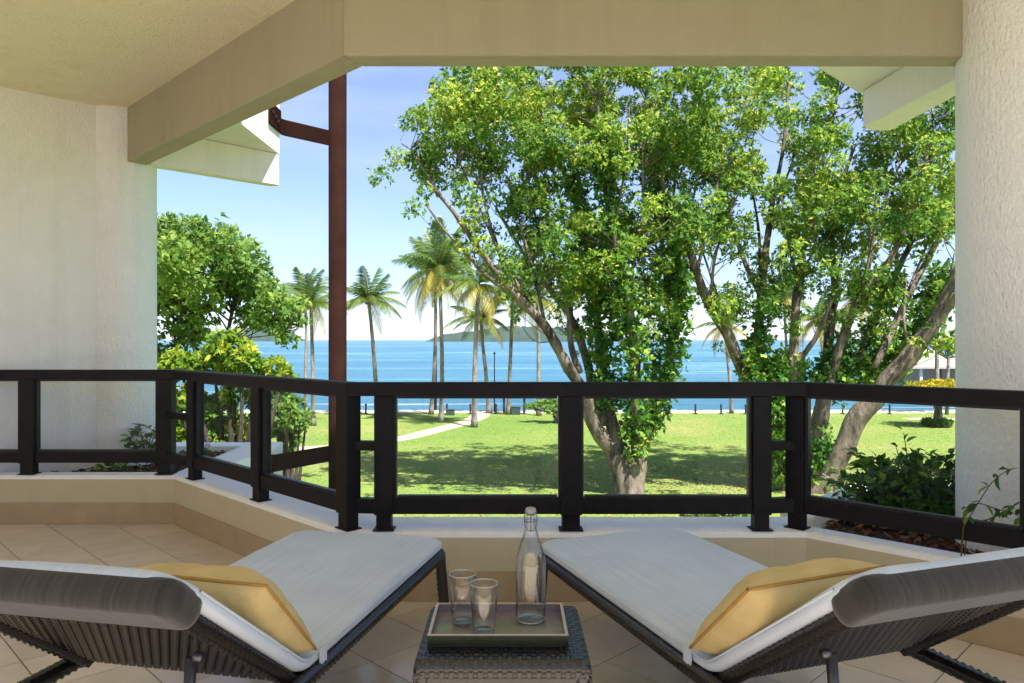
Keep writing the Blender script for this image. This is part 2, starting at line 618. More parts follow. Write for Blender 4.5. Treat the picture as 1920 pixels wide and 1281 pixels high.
def np_mesh(name, verts, faces4, mat, parent=None, rnd=None, smooth=False):
    me = bpy.data.meshes.new(name)
    nv, nf = len(verts), len(faces4)
    me.vertices.add(nv)
    me.vertices.foreach_set('co', np.ascontiguousarray(verts, dtype=np.float32).ravel())
    k = faces4.shape[1]
    me.loops.add(nf * k)
    me.loops.foreach_set('vertex_index', faces4.astype(np.int32).ravel())
    me.polygons.add(nf)
    me.polygons.foreach_set('loop_start', np.arange(0, nf * k, k, dtype=np.int32))
    if rnd is not None:
        a = me.attributes.new('rnd', 'FLOAT', 'POINT')
        a.data.foreach_set('value', np.ascontiguousarray(rnd, dtype=np.float32))
    me.materials.append(mat)
    me.update(calc_edges=True)
    me.validate()
    if smooth:
        me.polygons.foreach_set('use_smooth', [True] * nf)
    o = bpy.data.objects.new(name, me)
    C.objects.link(o)
    if parent:
        o.parent = parent
    return o


def tag(o, label=None, cat=None, group=None, kind=None):
    if label:
        o['label'] = label
    if cat:
        o['category'] = cat
    if group:
        o['group'] = group
    if kind:
        o['kind'] = kind
    return o


def empty(name, loc=(0, 0, 0), rz=0.0):
    o = bpy.data.objects.new(name, None)
    C.objects.link(o)
    o.location = loc
    o.rotation_euler = (0, 0, rz)
    o.empty_display_size = 0.1
    return o


KIDS = {}


def copy_tree(o, parent=None):
    c = o.copy()
    C.objects.link(c)
    c.parent = parent
    for ch in [x for x in list(C.objects) if x.parent == o]:
        copy_tree(ch, c)
    return c


def smooth_line(pts, per=6):
    """Catmull-Rom through the points (any dimension)"""
    P = [np.array(p, float) for p in pts]
    P = [2 * P[0] - P[1]] + P + [2 * P[-1] - P[-2]]
    out = []
    for i in range(1, len(P) - 2):
        for k in range(per):
            t = k / per
            a, b, c, d = P[i - 1], P[i], P[i + 1], P[i + 2]
            out.append(0.5 * (2 * b + (c - a) * t + (2 * a - 5 * b + 4 * c - d) * t * t + (3 * b - a - 3 * c + d) * t ** 3))
    out.append(P[-2])
    return out


# ------------------------------------------------------------------ ground, sea, paths
def sheet(name, poly, z, mat, kind='structure', label=None):
    b = MB()
    b.add([(x, y, z) for x, y in poly], [tuple(range(len(poly)))])
    o = b.build(name, mat)
    tag(o, label, None, None, kind)
    return o


SHORE = 63.2
sheet('lawn', [(-260, -120), (260, -120), (260, SHORE), (-260, SHORE)], GZ, M['lawn'], label='sunny mown lawn running from the hotel to the shore')
sheet('sea', [(-15000, SHORE + 1), (15000, SHORE + 1), (15000, 16000), (-15000, 16000)], GZ - 0.95, M['sea'], label='turquoise blue sea reaching to the horizon')
b = MB()
b.box(0, SHORE + 1.1, GZ - 0.5, 520, 2.2, 1.12)
tag(b.build('promenade', M['prom']), 'pale paved promenade strip between lawn and sea', kind='structure')


def ribbon(name, pts, width, z, mat, label):
    P = smooth_line(pts, 8)
    b = MB()
    vs = []
    for i, p in enumerate(P):
        t = P[min(i + 1, len(P) - 1)] - P[max(i - 1, 0)]
        t = t / np.linalg.norm(t)
        nx, ny = -t[1], t[0]
        vs += [(p[0] + nx * width / 2, p[1] + ny * width / 2, z), (p[0] - nx * width / 2, p[1] - ny * width / 2, z)]
    b.add(vs, [(2 * i, 2 * i + 1, 2 * i + 3, 2 * i + 2) for i in range(len(P) - 1)])
    o = b.build(name, mat)
    tag(o, label, kind='structure')
    return o


pp = []
for px, py in ((300, 846), (420, 845), (520, 843), (620, 838), (700, 830), (760, 821), (820, 806), (870, 793), (895, 783), (902, 777), (905, 775)):
    d = ground_d(py)
    pp.append(((px - 960) / F * d, d))
ribbon('garden_path', pp, 1.5, GZ + 0.006, M['path'], 'sandy footpath curving over the lawn to the shore')
pp = []
for px, py in ((1700, 786), (1760, 785), (1820, 788), (1900, 793)):
    d = ground_d(py)
    pp.append(((px - 960) / F * d, d))
ribbon('garden_path', pp, 1.3, GZ + 0.006, M['path'], 'short pale footpath running behind the golden round tree')


def island(px0, px1, peaks, d, label, depth=260):
    nx, ny = 120, 26
    x0, x1 = (px0 - 960) / F * d, (px1 - 960) / F * d
    vs, fs = [], []
    for j in range(ny):
        for i in range(nx):
            u, v = i / (nx - 1), j / (ny - 1)
            px = px0 + (px1 - px0) * u
            h = 0
            for (pc, pw, ph) in peaks:
                q = abs(px - pc) / pw
                if q < 1:
                    h = max(h, ph / F * d * (1 - q ** 2.2) ** 0.8)
            prof = math.sin(PI * min(1, max(0, v))) ** 0.7
            n1 = mnoise.fractal(Vector((u * 18, v * 6, 1.3)), 0.8, 2.1, 5)
            z = h * prof * (1 + 0.22 * n1)
            vs.append((x0 + (x1 - x0) * u, d + depth * (v - 0.1), GZ - 1.2 + z))
    for j in range(ny - 1):
        for i in range(nx - 1):
            a = j * nx + i
            fs.append((a, a + 1, a + nx + 1, a + nx))
    b = MB()
    b.add(vs, fs)
    o = b.build('island', M['island'], smooth=True)
    tag(o, label, kind='structure')


island(796, 1112, [(880, 85, 19), (975, 130, 28), (1050, 62, 26)], 2600, 'long wooded island low on the horizon behind the coconut palms')
island(380, 556, [(440, 62, 24), (490, 60, 30)], 3300, 'pale blue hilly island seen past the leafy tree and reddish pole')

# thin sea haze over everything in view
HAZE = 3.2e-5
b = MB()
b.box(0, 7900, (75 - 7.2) / 2, 31000, 16400, 75 + 7.2)
hm = bpy.data.materials.new("sea_haze")
hm.use_nodes = True
hn = hm.node_tree.nodes
hn.remove(hn["Principled BSDF"])
pv = hn.new("ShaderNodeVolumePrincipled")
pv.inputs['Color'].default_value = (0.86, 0.92, 1.0, 1)
pv.inputs['Density'].default_value = HAZE
pv.inputs['Anisotropy'].default_value = 0.0
hm.node_tree.links.new(pv.outputs[0], hn["Material Output"].inputs['Volume'])
tag(b.build('haze', hm), 'thin pale haze in the air over garden and sea', kind='stuff')

# ------------------------------------------------------------------ balcony shell
A0, A1, B1, C1, D1 = (-4.25, 5.15), (-2.33, 5.15), (-0.81, 3.63), (1.43, 3.63), (3.70, 1.36)
SILL = 0.337


def unit(p, q):
    d = math.hypot(q[0] - p[0], q[1] - p[1])
    return ((q[0] - p[0]) / d, (q[1] - p[1]) / d)


def out_n(t):
    return (-t[1], t[0])


def mitre(tp, tn, off):
    """offset vector at a corner between directions tp and tn"""
    n1, n2 = out_n(tp), out_n(tn)
    bx, by = n1[0] + n2[0], n1[1] + n2[1]
    k = off / (1 + n1[0] * n2[0] + n1[1] * n2[1])
    return (bx * k, by * k)


# the inner line runs left to right; outward is to the left of its direction (+y side)
LINE = [A0, A1, B1, C1, D1]
DIRS = [unit(LINE[i], LINE[i + 1]) for i in range(4)]


def seg_strip(i, prof, name, mat, parent=None, **kw):
    """sweeps a closed (offset, z) profile along wall i with mitred ends"""
    p, q = LINE[i], LINE[i + 1]
    t = DIRS[i]
    tp = DIRS[i - 1] if i > 0 else t
    tn = DIRS[i + 1] if i < 3 else t
    vs = []
    for (pt, ta, tb) in ((p, tp, t), (q, t, tn)):
        for off, z in prof:
            m = mitre(ta, tb, off)
            vs.append((pt[0] + m[0], pt[1] + m[1], z))
    n = len(prof)
    fs = [(k, n + k, n + (k + 1) % n, (k + 1) % n) for k in range(n)]
    fs += [tuple(range(n)), tuple(range(2 * n - 1, n - 1, -1))]
    b = MB()
    b.add(vs, fs)
    return b.build(name, mat, parent, **kw)


WID = [0.13, 0.32, 0.32, 0.13]
LAB = ['low cream parapet wall in front of the stuccoed side wall',
       'low cream parapet wall slanting away beside the reddish pole',
       'low cream parapet wall straight ahead between the two loungers',
       'low cream parapet wall slanting towards the viewer beside the leafy planter bush']
for i in range(4):
    wd = WID[i]
    root = empty('parapet_wall', ((LINE[i][0] + LINE[i + 1][0]) / 2, (LINE[i][1] + LINE[i + 1][1]) / 2, 0))
    inv = Matrix.Translation(-root.location)
    tag(root, LAB[i], 'wall', 'low parapet walls round the balcony', 'thing')
    parts = [
        seg_strip(i, [(0.0, 0.0), (wd - 0.01, 0.0), (wd - 0.01, SILL - 0.03), (0.0, SILL - 0.03)], 'wall_face', M['parapet'], root),
        seg_strip(i, [(0.0, SILL - 0.03), (wd, SILL - 0.03), (wd, SILL - 0.012), (wd - 0.008, SILL - 0.002), (wd - 0.03, SILL),
                      (0.035, SILL), (0.012, SILL - 0.004), (0.002, SILL - 0.014)], 'coping', M['coping'], root),
        seg_strip(i, [(-0.011, 0.002), (-0.0005, 0.002), (-0.0005, 0.145), (-0.009, 0.145)], 'skirting', M['skirt'], root)]
    for o in parts:
        o.data.transform(inv)

# floor: dark grout bed with every tile laid on it
FLOOR = [(-6.4, -3.2), (-6.4, 2.9), (-4.2, 5.2), (-2.30, 5.2), (-0.78, 3.68), (1.46, 3.68), (3.9, 1.24), (3.9, -3.2)]
b = MB()
b.prism(FLOOR, -0.16, -0.004)
fl = b.build('floor', M['grout'])
tag(fl, 'balcony floor of beige tiles laid on the diagonal', kind='structure')
PITCH = 0.3253


def inside(poly, x, y):
    c = False
    n = len(poly)
    for i in range(n):
        x1, y1 = poly[i]
        x2, y2 = poly[(i + 1) % n]
        if (y1 > y) != (y2 > y) and x < (x2 - x1) * (y - y1) / (y2 - y1) + x1:
            c = not c
    return c




def clip(poly, nx, ny, c):
    """keeps the part of a convex polygon where nx x + ny y <= c"""
    out = []
    for i in range(len(poly)):
        p, q = poly[i], poly[(i + 1) % len(poly)]
        dp, dq = nx * p[0] + ny * p[1] - c, nx * q[0] + ny * q[1] - c
        if dp <= 0:
            out.append(p)
        if (dp < 0) != (dq < 0) and abs(dp - dq) > 1e-9:
            t = dp / (dp - dq)
            out.append((p[0] + (q[0] - p[0]) * t, p[1] + (q[1] - p[1]) * t))
    return out


HALF = (PITCH - 0.005) / math.sqrt(2)
whole = MB()
whole.prism([(0, -HALF), (HALF, 0), (0, HALF), (-HALF, 0)], -0.008, 0.0)
tile_obj = None
far_tiles = MB()
cells = []
for i in range(-30, 30):
    for j in range(-30, 30):
        sm, df = 2.39 + 0.46 * (i + 0.5), 3.50 + 0.46 * (j + 0.5)
        x, y = (sm - df) / 2, (sm + df) / 2
        if y < -3.0 or y > 5.5 or x < -6.2 or x > 3.8:
            continue
        sq = [(x, y - HALF), (x + HALF, y), (x, y + HALF), (x - HALF, y)]
        cl = sq
        lim = [(0, 1, 5.19), (1, 1, 2.87)] if x < -0.80 else [(0, 1, 3.67), (1, 1, 5.11)]
        for nx, ny, c in lim:
            cl = clip(cl, nx, ny, c)
        cl = clip(cl, -1, 1, 9.20)
        if len(cl) < 3:
            continue
        ar_ = abs(sum(cl[k][0] * cl[(k + 1) % len(cl)][1] - cl[(k + 1) % len(cl)][0] * cl[k][1] for k in range(len(cl)))) / 2
        if ar_ < 0.002:
            continue
        cells.append((0 if y > 2.0 else 1, abs(y - 3.2), x, y, cl, len(cl) == 4 and ar_ > 2 * HALF * HALF * 0.999))
cells.sort(key=lambda c: c[:4])
for k, (_, _, x, y, cl, full) in enumerate(cells):
    if k >= 290:
        far_tiles.prism(cl, -0.008, 0.0)
        continue
    if full:
        if tile_obj is None:
            o = tile_obj = whole.build('floor_tile', M['tile'], fl)
        else:
            o = tile_obj.copy()
            C.objects.link(o)
            o.parent = fl
        o.rotation_euler = (R(random.uniform(-0.03, 0.03)), R(random.uniform(-0.03, 0.03)), R(90) * random.randint(0, 3))
    else:
        b = MB()
        b.prism([(p - x, q_ - y) for p, q_ in cl], -0.008, 0.0)
        o = b.build('floor_tile', M['tile'], fl)
    o.location = (x, y, 0)
o = far_tiles.build('floor_tiles', M['tile'], fl)
o['kind'] = 'stuff'

# ceiling
b = MB()
b.prism([(-6.2, 3.12), (-3.36, 5.96), (-3.10, 5.98), (-0.80, 3.70), (2.3, 3.70), (2.3, 3.2), (5.0, 0.5), (5.0, -0.25), (-6.2, -0.25)], 3.07, 3.44)  # back edge cut short so sun and sky reach the rear floor
tag(b.build('ceiling', M['ceiling']), 'textured warm cream balcony ceiling', kind='structure')

# beam: one run over the slanting wall, one straight ahead (mitred together)
BT = 0.15
b = MB()
e0 = (-3.23, 6.04)


def on_b(s, y):
    return (s - y, y)


mi = mitre(DIRS[1], DIRS[2], BT)
cin, cout = (-0.82, 3.63), (-0.82 + mi[0], 3.63 + mi[1])
b.prism([e0, cin, cout, (e0[0] + 0.105, e0[1] + 0.105)], 2.65, 3.44)
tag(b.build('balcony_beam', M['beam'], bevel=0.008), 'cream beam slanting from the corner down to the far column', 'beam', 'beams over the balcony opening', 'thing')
b = MB()
b.prism([cin, (2.30, 3.63), (2.30, 3.63 + BT), cout], 2.65, 3.44)
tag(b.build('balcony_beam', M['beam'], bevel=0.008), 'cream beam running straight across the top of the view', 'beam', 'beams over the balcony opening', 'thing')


def column(x, y, r, z0, z1, label):
    b = MB()
    n = 64
    zs = np.linspace(z0, z1, 24)
    for z in zs:
        for k in range(n):
            a = 2 * PI * k / n
            b.v.append((x + r * math.cos(a), y + r * math.sin(a), z))
    for i in range(len(zs) - 1):
        for k in range(n):
            p, q = i * n + k, i * n + (k + 1) % n
            b.f.append((p, q, q + n, p + n))
    o = b.build('column', M['column'], smooth=True)
    tag(o, label, 'column', 'round stucco columns', 'thing')


column(-3.14, 6.0, 0.26, -0.35, 3.3, 'round rough stucco column at the end of the side wall')
column(2.52, 3.60, 0.33, -0.35, 3.3, 'round rough stucco column standing beside the leafy planter bush')

b = MB()
p0, p1 = (-3.02, 5.93), (-6.06, 2.89)
b.prism([p0, p1, (p1[0] - 0.14, p1[1] + 0.14), (p0[0] - 0.14, p0[1] + 0.14)], -0.35, 3.2)
tag(b.build('stucco_wall', M['wall']), 'plain cream stuccoed side wall behind the railing', 'wall', None, 'thing')

b = MB()
b.prism([(-6.25, 2.995), (-6.39, 3.135), (-6.39, 0.1), (-6.25, 0.1)], -0.002, 3.06)
b.prism([(-6.39, -2.403), (-6.39, -2.55), (3.9, -2.55), (3.9, -2.403)], -0.3, 1.9)  # unseen wall, open above, height shaped to limit light from behind
tag(b.build('rear_wall', M['wall']), 'unseen cream wall behind the balcony, height shaped to limit rear light', kind='structure')

# building below the balcony
b = MB()
b.prism([(-6.4, -9), (-6.4, 2.9), (-4.3, 5.3), (-2.2, 5.3), (-0.7, 3.75), (1.5, 3.75), (3.8, 1.5), (3.8, -9)], GZ - 0.1, -0.17)
tag(b.build('hotel_storey', M['white']), 'cream hotel storey under the balcony', 'building', None, 'thing')

b = MB()
b.prism([(-6.2, 3.12), (-3.36, 5.96), (-3.10, 5.98), (-0.80, 3.72), (2.3, 3.72), (2.35, 3.2), (5.0, 0.5), (5.0, -0.25), (-6.2, -0.25)], 3.45, 7.2)  # unseen mass added to shade the coping, height set for sun on the fascia
tag(b.build('hotel_storey', M['white']), 'unseen cream hotel storeys above the balcony ceiling, added to shade the planter', 'building', None, 'thing')

# roof edges outside the beams
b = MB()
b.prism([(-2.1, 5.135), (-2.1, 6.75), (-3.715, 6.75)], 2.94, 3.50)
rl = b.build('roof_edge', M['white'], bevel=0.006)
tag(rl, 'white roof edge above the far column where the pole is bolted', 'roof edge', 'white roof edges outside the balcony', 'thing')
b = MB()
b.prism([(-2.845, 5.895), (-2.103, 6.685), (-2.103, 6.744), (-2.2, 6.744), (-2.935, 5.985)], 2.655, 2.937)
b.build('roof_beam', M['white'], rl, bevel=0.006)

b = MB()
b.prism([(1.16, 3.79), (2.28, 4.91), (4.5, 4.91), (4.5, 3.79)], 2.89, 3.50)
rr = b.build('roof_edge', M['white'], bevel=0.006)
tag(rr, 'white roof edge jutting out beside the big column in front of the leaves', 'roof edge', 'white roof edges outside the balcony', 'thing')
b = MB()
b.prism([(2.365, 3.85), (2.28, 4.85), (2.37, 4.93), (2.50, 4.93), (2.52, 3.85)], 2.65, 2.887)
b.build('roof_beam', M['white'], rr, bevel=0.006)

# ------------------------------------------------------------------ reddish pole with its two arms
pole = empty('support_pole', (-1.67, 7.15, GZ))
tag(pole, 'rust red round steel pole standing outside the railing', 'pole')
b = MB()
n = 32
for z in (0, 9.2):
    for k in range(n):
        a = 2 * PI * k / n
        b.v.append((0.085 * math.cos(a), 0.085 * math.sin(a), z))
for k in range(n):
    b.f.append((k, (k + 1) % n, n + (k + 1) % n, n + k))
b.f.append(tuple(range(n, 2 * n)))
b.build('pole_shaft', M['pole'], pole, smooth=True)


def strip_arm(pts, z0, z1, th, name):
    """flat bar bent through plan points"""
    L = []
    Rr = []
    for i, p in enumerate(pts):
        a = pts[max(i - 1, 0)]
        c = pts[min(i + 1, len(pts) - 1)]
        t = unit(a, c)
        L.append((p[0] - t[1] * th / 2, p[1] + t[0] * th / 2))
        Rr.append((p[0] + t[1] * th / 2, p[1] - t[0] * th / 2))
    b = MB()
    for i in range(len(pts) - 1):
        b.prism([L[i], Rr[i], Rr[i + 1], L[i + 1]], z0[i], z1[i])
    return b.build(name, M['pole'], pole, bevel=0.002)


ox, oy = -1.67, 7.15
ar = strip_arm([(-2.088 - ox, 6.42 - oy), (-2.088 - ox, 6.74 - oy)], [3.13 - GZ], [3.335 - GZ], 0.012, 'arm_plate')
for k in range(3):
    bb = MB()
    y = 6.50 + 0.07 * k
    bb.tube([(-2.10 - ox, y - oy, 3.25 - GZ - 0.02 * k), (-2.068 - ox, y - oy, 3.25 - GZ - 0.02 * k)], 0.013, 6)
    bb.build('bolt', M['bolt'], ar)
strip_arm([(-2.085 - ox, 6.73 - oy), (-2.06 - ox, 6.78 - oy), (-1.74 - ox, 7.12 - oy)], [3.12 - GZ] * 2, [3.265 - GZ] * 2, 0.014, 'arm')
ar = strip_arm([(-2.088 - ox, 6.28 - oy), (-2.088 - ox, 6.52 - oy)], [0.10 - GZ], [0.27 - GZ], 0.012, 'arm_plate')
strip_arm([(-2.085 - ox, 6.50 - oy), (-2.06 - ox, 6.55 - oy), (-1.72 - ox, 7.10 - oy)], [0.115 - GZ] * 2, [0.265 - GZ] * 2, 0.014, 'arm')

# ------------------------------------------------------------------ planters
pl = empty('planter', (-2.9, 6.0, 0))
tag(pl, 'white edged planter with mulch below the side wall', 'planter', 'planters outside the railing')
b = MB()
b.prism([(-2.38 + 2.9, 5.29 - 6.0), (-2.10 + 2.9, 5.29 - 6.0), (-2.10 + 2.9, 6.85 - 6.0), (-2.38 + 2.9, 6.85 - 6.0)], -0.4, 0.334)
b.build('planter_rim', M['coping'], pl, bevel=0.012)
b = MB()
b.prism([(-4.6 + 2.9, 6.62 - 6.0), (-2.385 + 2.9, 6.62 - 6.0), (-2.385 + 2.9, 6.85 - 6.0), (-4.6 + 2.9, 6.85 - 6.0)], -0.4, 0.331)
b.build('planter_rim', M['coping'], pl, bevel=0.012)
b = MB()
b.add([(-4.4 + 2.9, 5.27 - 6, 0.27), (-2.37 + 2.9, 5.27 - 6, 0.27), (-2.37 + 2.9, 6.63 - 6, 0.25), (-4.4 + 2.9, 6.63 - 6, 0.25)], [(0, 1, 2, 3)])
b.build('planter_soil', M['soil'], pl)

pr = empty('planter', (2.6, 4.2, 0))
tag(pr, 'white edged planter with mulch round the big leafy bush', 'planter', 'planters outside the railing')
b = MB()
# left rim follows y - x between 2.36 and 2.64
def q(x, y):
    return (x - 2.6, y - 4.2)
b.prism([q(1.60, 3.96), q(1.47, 4.11), q(2.24, 4.88), q(2.52, 4.88)], -0.4, 0.333)
b.build('planter_rim', M['coping'], pr, bevel=0.012)
b = MB()
b.prism([q(2.525, 4.60), q(2.525, 4.88), q(4.6, 4.88), q(4.6, 4.60)], -0.4, 0.330)
b.build('planter_rim', M['coping'], pr, bevel=0.012)
b = MB()
b.add([(x, y, 0.25) for x, y in (q(1.52, 3.70), q(3.6, 1.62), q(4.6, 2.2), q(4.6, 4.62), q(2.3, 4.62), q(1.56, 3.99))], [(0, 1, 2, 3, 4, 5)])
b.build('planter_soil', M['soil'], pr)


def chips(parent, sampler, n, z, size):
    """loose wood chips, small tilted slabs"""
    vs, fs, rn = [], [], []
    for k in range(n):
        x, y = sampler()
        a, t = random.uniform(0, PI), random.uniform(-0.5, 0.5)
        lx, ly = size * random.uniform(0.5, 1.5), size * random.uniform(0.25, 0.5)
        rot = Matrix.Rotation(a, 3, 'Z') @ Matrix.Rotation(t, 3, 'X') @ Matrix.Rotation(random.uniform(-0.5, 0.5), 3, 'Y')
        o = len(vs)
        zz = z + random.uniform(0, 0.02)
        rv = random.random()
        for dx, dy, dz in ((-1, -1, 0), (1, -1, 0), (1, 1, 0), (-1, 1, 0), (-1, -1, 1), (1, -1, 1), (1, 1, 1), (-1, 1, 1)):
            v = rot @ Vector((dx * lx / 2, dy * ly / 2, dz * 0.006))
            vs.append((x + v.x, y + v.y, zz + v.z))
            rn.append(rv)
        fs += [(o + 4, o + 5, o + 6, o + 7), (o, o + 1, o + 5, o + 4), (o + 1, o + 2, o + 6, o + 5), (o + 2, o + 3, o + 7, o + 6), (o + 3, o, o + 4, o + 7)]
    ob = np_mesh('mulch', np.array(vs), np.array(fs), M['mulch'], parent, rn)
    ob['kind'] = 'stuff'
    return ob


def samp_left():
    return random.uniform(-4.3, -2.4) + 2.9, random.uniform(5.3, 6.6) - 6.0


def samp_right():
    while True:
        x, y = random.uniform(1.5, 3.6), random.uniform(2.0, 4.6)
        if x + y > 5.28 and y - x < 2.36:
            return x - 2.6, y - 4.2


chips(pl, samp_left, 1500, 0.27, 0.035)
chips(pr, samp_right, 2200, 0.255, 0.035)

# ------------------------------------------------------------------ railing, section by section
OFFR = 0.045


def rail_pt(i, s):
    """point on rail centre line of section i, s metres from its first corner"""
    p = LINE[i]
    t = DIRS[i]
    n = out_n(t)
    return (p[0] + t[0] * s + n[0] * OFFR, p[1] + t[1] * s + n[1] * OFFR)


Z_TOP0, Z_TOP1, Z_BOT0, Z_BOT1 = 0.995, 1.061, 0.417, 0.4925


def s_on(i, px):
    """distance along section i where photo column px crosses its rail line"""
    k = (px - 960) / F
    p = rail_pt(i, 0)
    t = DIRS[i]
    # (p + t s).x = k (p + t s).y
    return (k * p[1] - p[0]) / (t[0] - k * t[1])


SEC = [  # section, posts given as photo columns, label
    (0, [-150, 55, 311], 'dark railing section with glass in front of the side wall'),
    (1, [366, 489, 653], 'dark railing section with glass slanting away by the reddish pole'),
    (2, [721, 1070, 1425], 'dark railing section with glass straight ahead behind the loungers'),
    (3, [1495, 1948, 3300], 'dark railing section with glass in front of the big column'),
]
LINKS = []
for i, cols, lab in SEC:
    t = DIRS[i]
    rz = math.atan2(t[1], t[0])
    L = math.hypot(LINE[i + 1][0] - LINE[i][0], LINE[i + 1][1] - LINE[i][1])
    ss = [s_on(i, c) for c in cols]
    if i == 3:
        ss[2] = ss[1] + (ss[1] - ss[0]) * 1.05
    c0 = rail_pt(i, sum(ss) / 3)
    root = empty('railing_section', (c0[0], c0[1], SILL))
    tag(root, lab, 'railing', 'railing sections round the balcony')
    to_local = Matrix.Translation(-root.location)
    made = []
    made.append(seg_strip(i, [(OFFR - 0.042, Z_TOP0), (OFFR + 0.042, Z_TOP0), (OFFR + 0.042, Z_TOP1 - 0.008), (OFFR + 0.034, Z_TOP1), (OFFR - 0.034, Z_TOP1), (OFFR - 0.042, Z_TOP1 - 0.008)], 'top_rail', M['rail']))
    b = MB()
    e0 = ss[0] if i else -0.6
    pa, pb = rail_pt(i, e0), rail_pt(i, ss[-1])
    b.box((pa[0] + pb[0]) / 2, (pa[1] + pb[1]) / 2, (Z_BOT0 + Z_BOT1) / 2, ss[-1] - e0, 0.06, Z_BOT1 - Z_BOT0, rz)
    made.append(b.build('bottom_rail', M['rail'], bevel=0.004))
    for k, s in enumerate(ss):
        p = rail_pt(i, s)
        wd = (0.105 if (i == 2 and k == 1) else 0.09) if i in (2, 3) else (0.10 if i else 0.11)
        b = MB()
        b.box(p[0], p[1], (Z_BOT0 - 0.004 + Z_TOP0) / 2, wd, 0.082, Z_TOP0 - Z_BOT0 + 0.004 - 0.002, rz)
        made.append(b.build('post', M['rail'], bevel=0.004))
        b = MB()
        b.box(p[0], p[1], (SILL + Z_BOT0) / 2 - 0.001, wd - 0.018, 0.066, Z_BOT0 - SILL + 0.006, rz)
        made.append(b.build('post_foot', M['rail'], bevel=0.004))
        b = MB()
        b.box(p[0], p[1], SILL + 0.003, wd + 0.012, 0.086, 0.006, rz)
        made.append(b.build('base_plate', M['rail'], bevel=0.001))
    for k in range(len(ss) - 1):
        s0, s1 = ss[k] + 0.05, ss[k + 1] - 0.05
        p, q2 = rail_pt(i, s0), rail_pt(i, s1)
        cx, cy = (p[0] + q2[0]) / 2, (p[1] + q2[1]) / 2
        b = MB()
        b.box(cx, cy, (Z_BOT1 + Z_TOP0) / 2, s1 - s0, 0.008, Z_TOP0 - Z_BOT1, rz)
        made.append(b.build('glass_pane', M['pane']))
        b = MB()
        for dz in (Z_BOT1 + 0.007, Z_TOP0 - 0.007):
            b.box(cx, cy, dz, s1 - s0 - 0.034, 0.030, 0.014, rz)
        for pt in (rail_pt(i, s0 + 0.004), rail_pt(i, s1 - 0.004)):
            b.box(pt[0], pt[1], (Z_BOT1 + Z_TOP0) / 2, 0.016, 0.034, Z_TOP0 - Z_BOT1 - 0.002, rz)
        made.append(b.build('glazing_bead', M['bead']))
    if i < 3:
        LINKS.append((i, rail_pt(i, ss[-1]), root))
    if i > 0:
        j, pa, rt = LINKS[i - 1]
        pb = rail_pt(i, ss[0])
        a = math.atan2(pb[1] - pa[1], pb[0] - pa[0])
        for zc, hh in ((0.748, 0.046), ((Z_BOT0 + Z_BOT1) / 2 - 0.002, 0.072)):
            b = MB()
            b.box((pa[0] + pb[0]) / 2, (pa[1] + pb[1]) / 2, zc, math.hypot(pb[0] - pa[0], pb[1] - pa[1]) - 0.05, 0.05, hh, a)
            made.append(b.build('link_bar', M['rail'], bevel=0.003))
    for o in made:
        o.data.transform(to_local)
        o.parent = root


# ------------------------------------------------------------------ wicker weaving
def weave_patch(fmap, nu, nv, wu, wv, h):
    """over-and-under twill of flat strands; fmap(u, v, h) -> point; returns verts, quads"""
    vs, fs = [], []

    def strand(n_along, get, width):
        o = len(vs)
        cnt = 0
        for k in range(n_along):
            for fr in (0.15, 0.5, 0.85):
                for side in (-1, 0, 1):
                    vs.append(get(k, fr, side))
                cnt += 1
        for c in range(cnt - 1):
            a = o + 3 * c
            fs.append((a, a + 1, a + 4, a + 3))
            fs.append((a + 1, a + 2, a + 5, a + 4))
    for j in range(nv):          # strands along u
        def g(k, fr, side, j=j):
            over = ((k + j) % 2) < 1
            hh = (h if over else -h) * (1.0 if fr == 0.5 else 0.25) * (1.0 if side == 0 else 0.45)
            return tuple(fmap((k + fr) / nu, (j + 0.5 + side * 0.46 * wu) / nv, hh))
        strand(nu, g, wu)
    for i in range(nu):          # strands along v
        def g(k, fr, side, i=i):
            over = ((i + k) % 2) >= 1
            hh = (h if over else -h) * (1.0 if fr == 0.5 else 0.25) * (1.0 if side == 0 else 0.45)
            return tuple(fmap((i + 0.5 + side * 0.46 * wv) / nu, (k + fr) / nv, hh))
        strand(nv, g, wv)
    return vs, fs


def dense(pts, step):
    out = []
    for a, c in zip(pts[:-1], pts[1:]):
        a, c = Vector(a), Vector(c)
        n = max(2, int((c - a).length / step))
        for k in range(n):
            out.append(a.lerp(c, k / n))
    out.append(Vector(pts[-1]))
    return out


def woven_tube(mb, pts, r, step=0.006, n=12, amp=0.0021):
    mb.tube(dense(pts, step), r, n, True, weave=amp)


def arc(cx, cy, z, r, a0, a1, n=6):
    return [(cx + r * math.cos(a0 + (a1 - a0) * k / n), cy + r * math.sin(a0 + (a1 - a0) * k / n), z) for k in range(n + 1)]


# ------------------------------------------------------------------ sun loungers
BACK = R(36.8)
BL = 0.66
SEAT = 1.27
ZF = 0.346


def back_pt(x, s, h):
    """point s metres up the backrest, h above its plane"""
    return Vector((x, -s * math.cos(BACK) + h * math.sin(BACK) * -1 * -1 * 0 + h * math.sin(BACK), ZF + s * math.sin(BACK) + h * math.cos(BACK)))


def bend(x, y, z):
    """flat mattress coordinates to the bent one; fold at y = 0"""
    if y >= 0.06:
        return (x, y, ZF + z)
    if y <= -0.06:
        p = back_pt(x, -y, z)
        return tuple(p)
    a = Vector((x, 0.06, ZF + z))
    c = back_pt(x, 0.06, z)
    t = (0.06 - y) / 0.12
    m = Vector((x, 0.0 + z * 0.36, ZF + z * 0.95))
    p = a * (1 - t) ** 2 + m * 2 * t * (1 - t) + c * t * t
    return tuple(p)


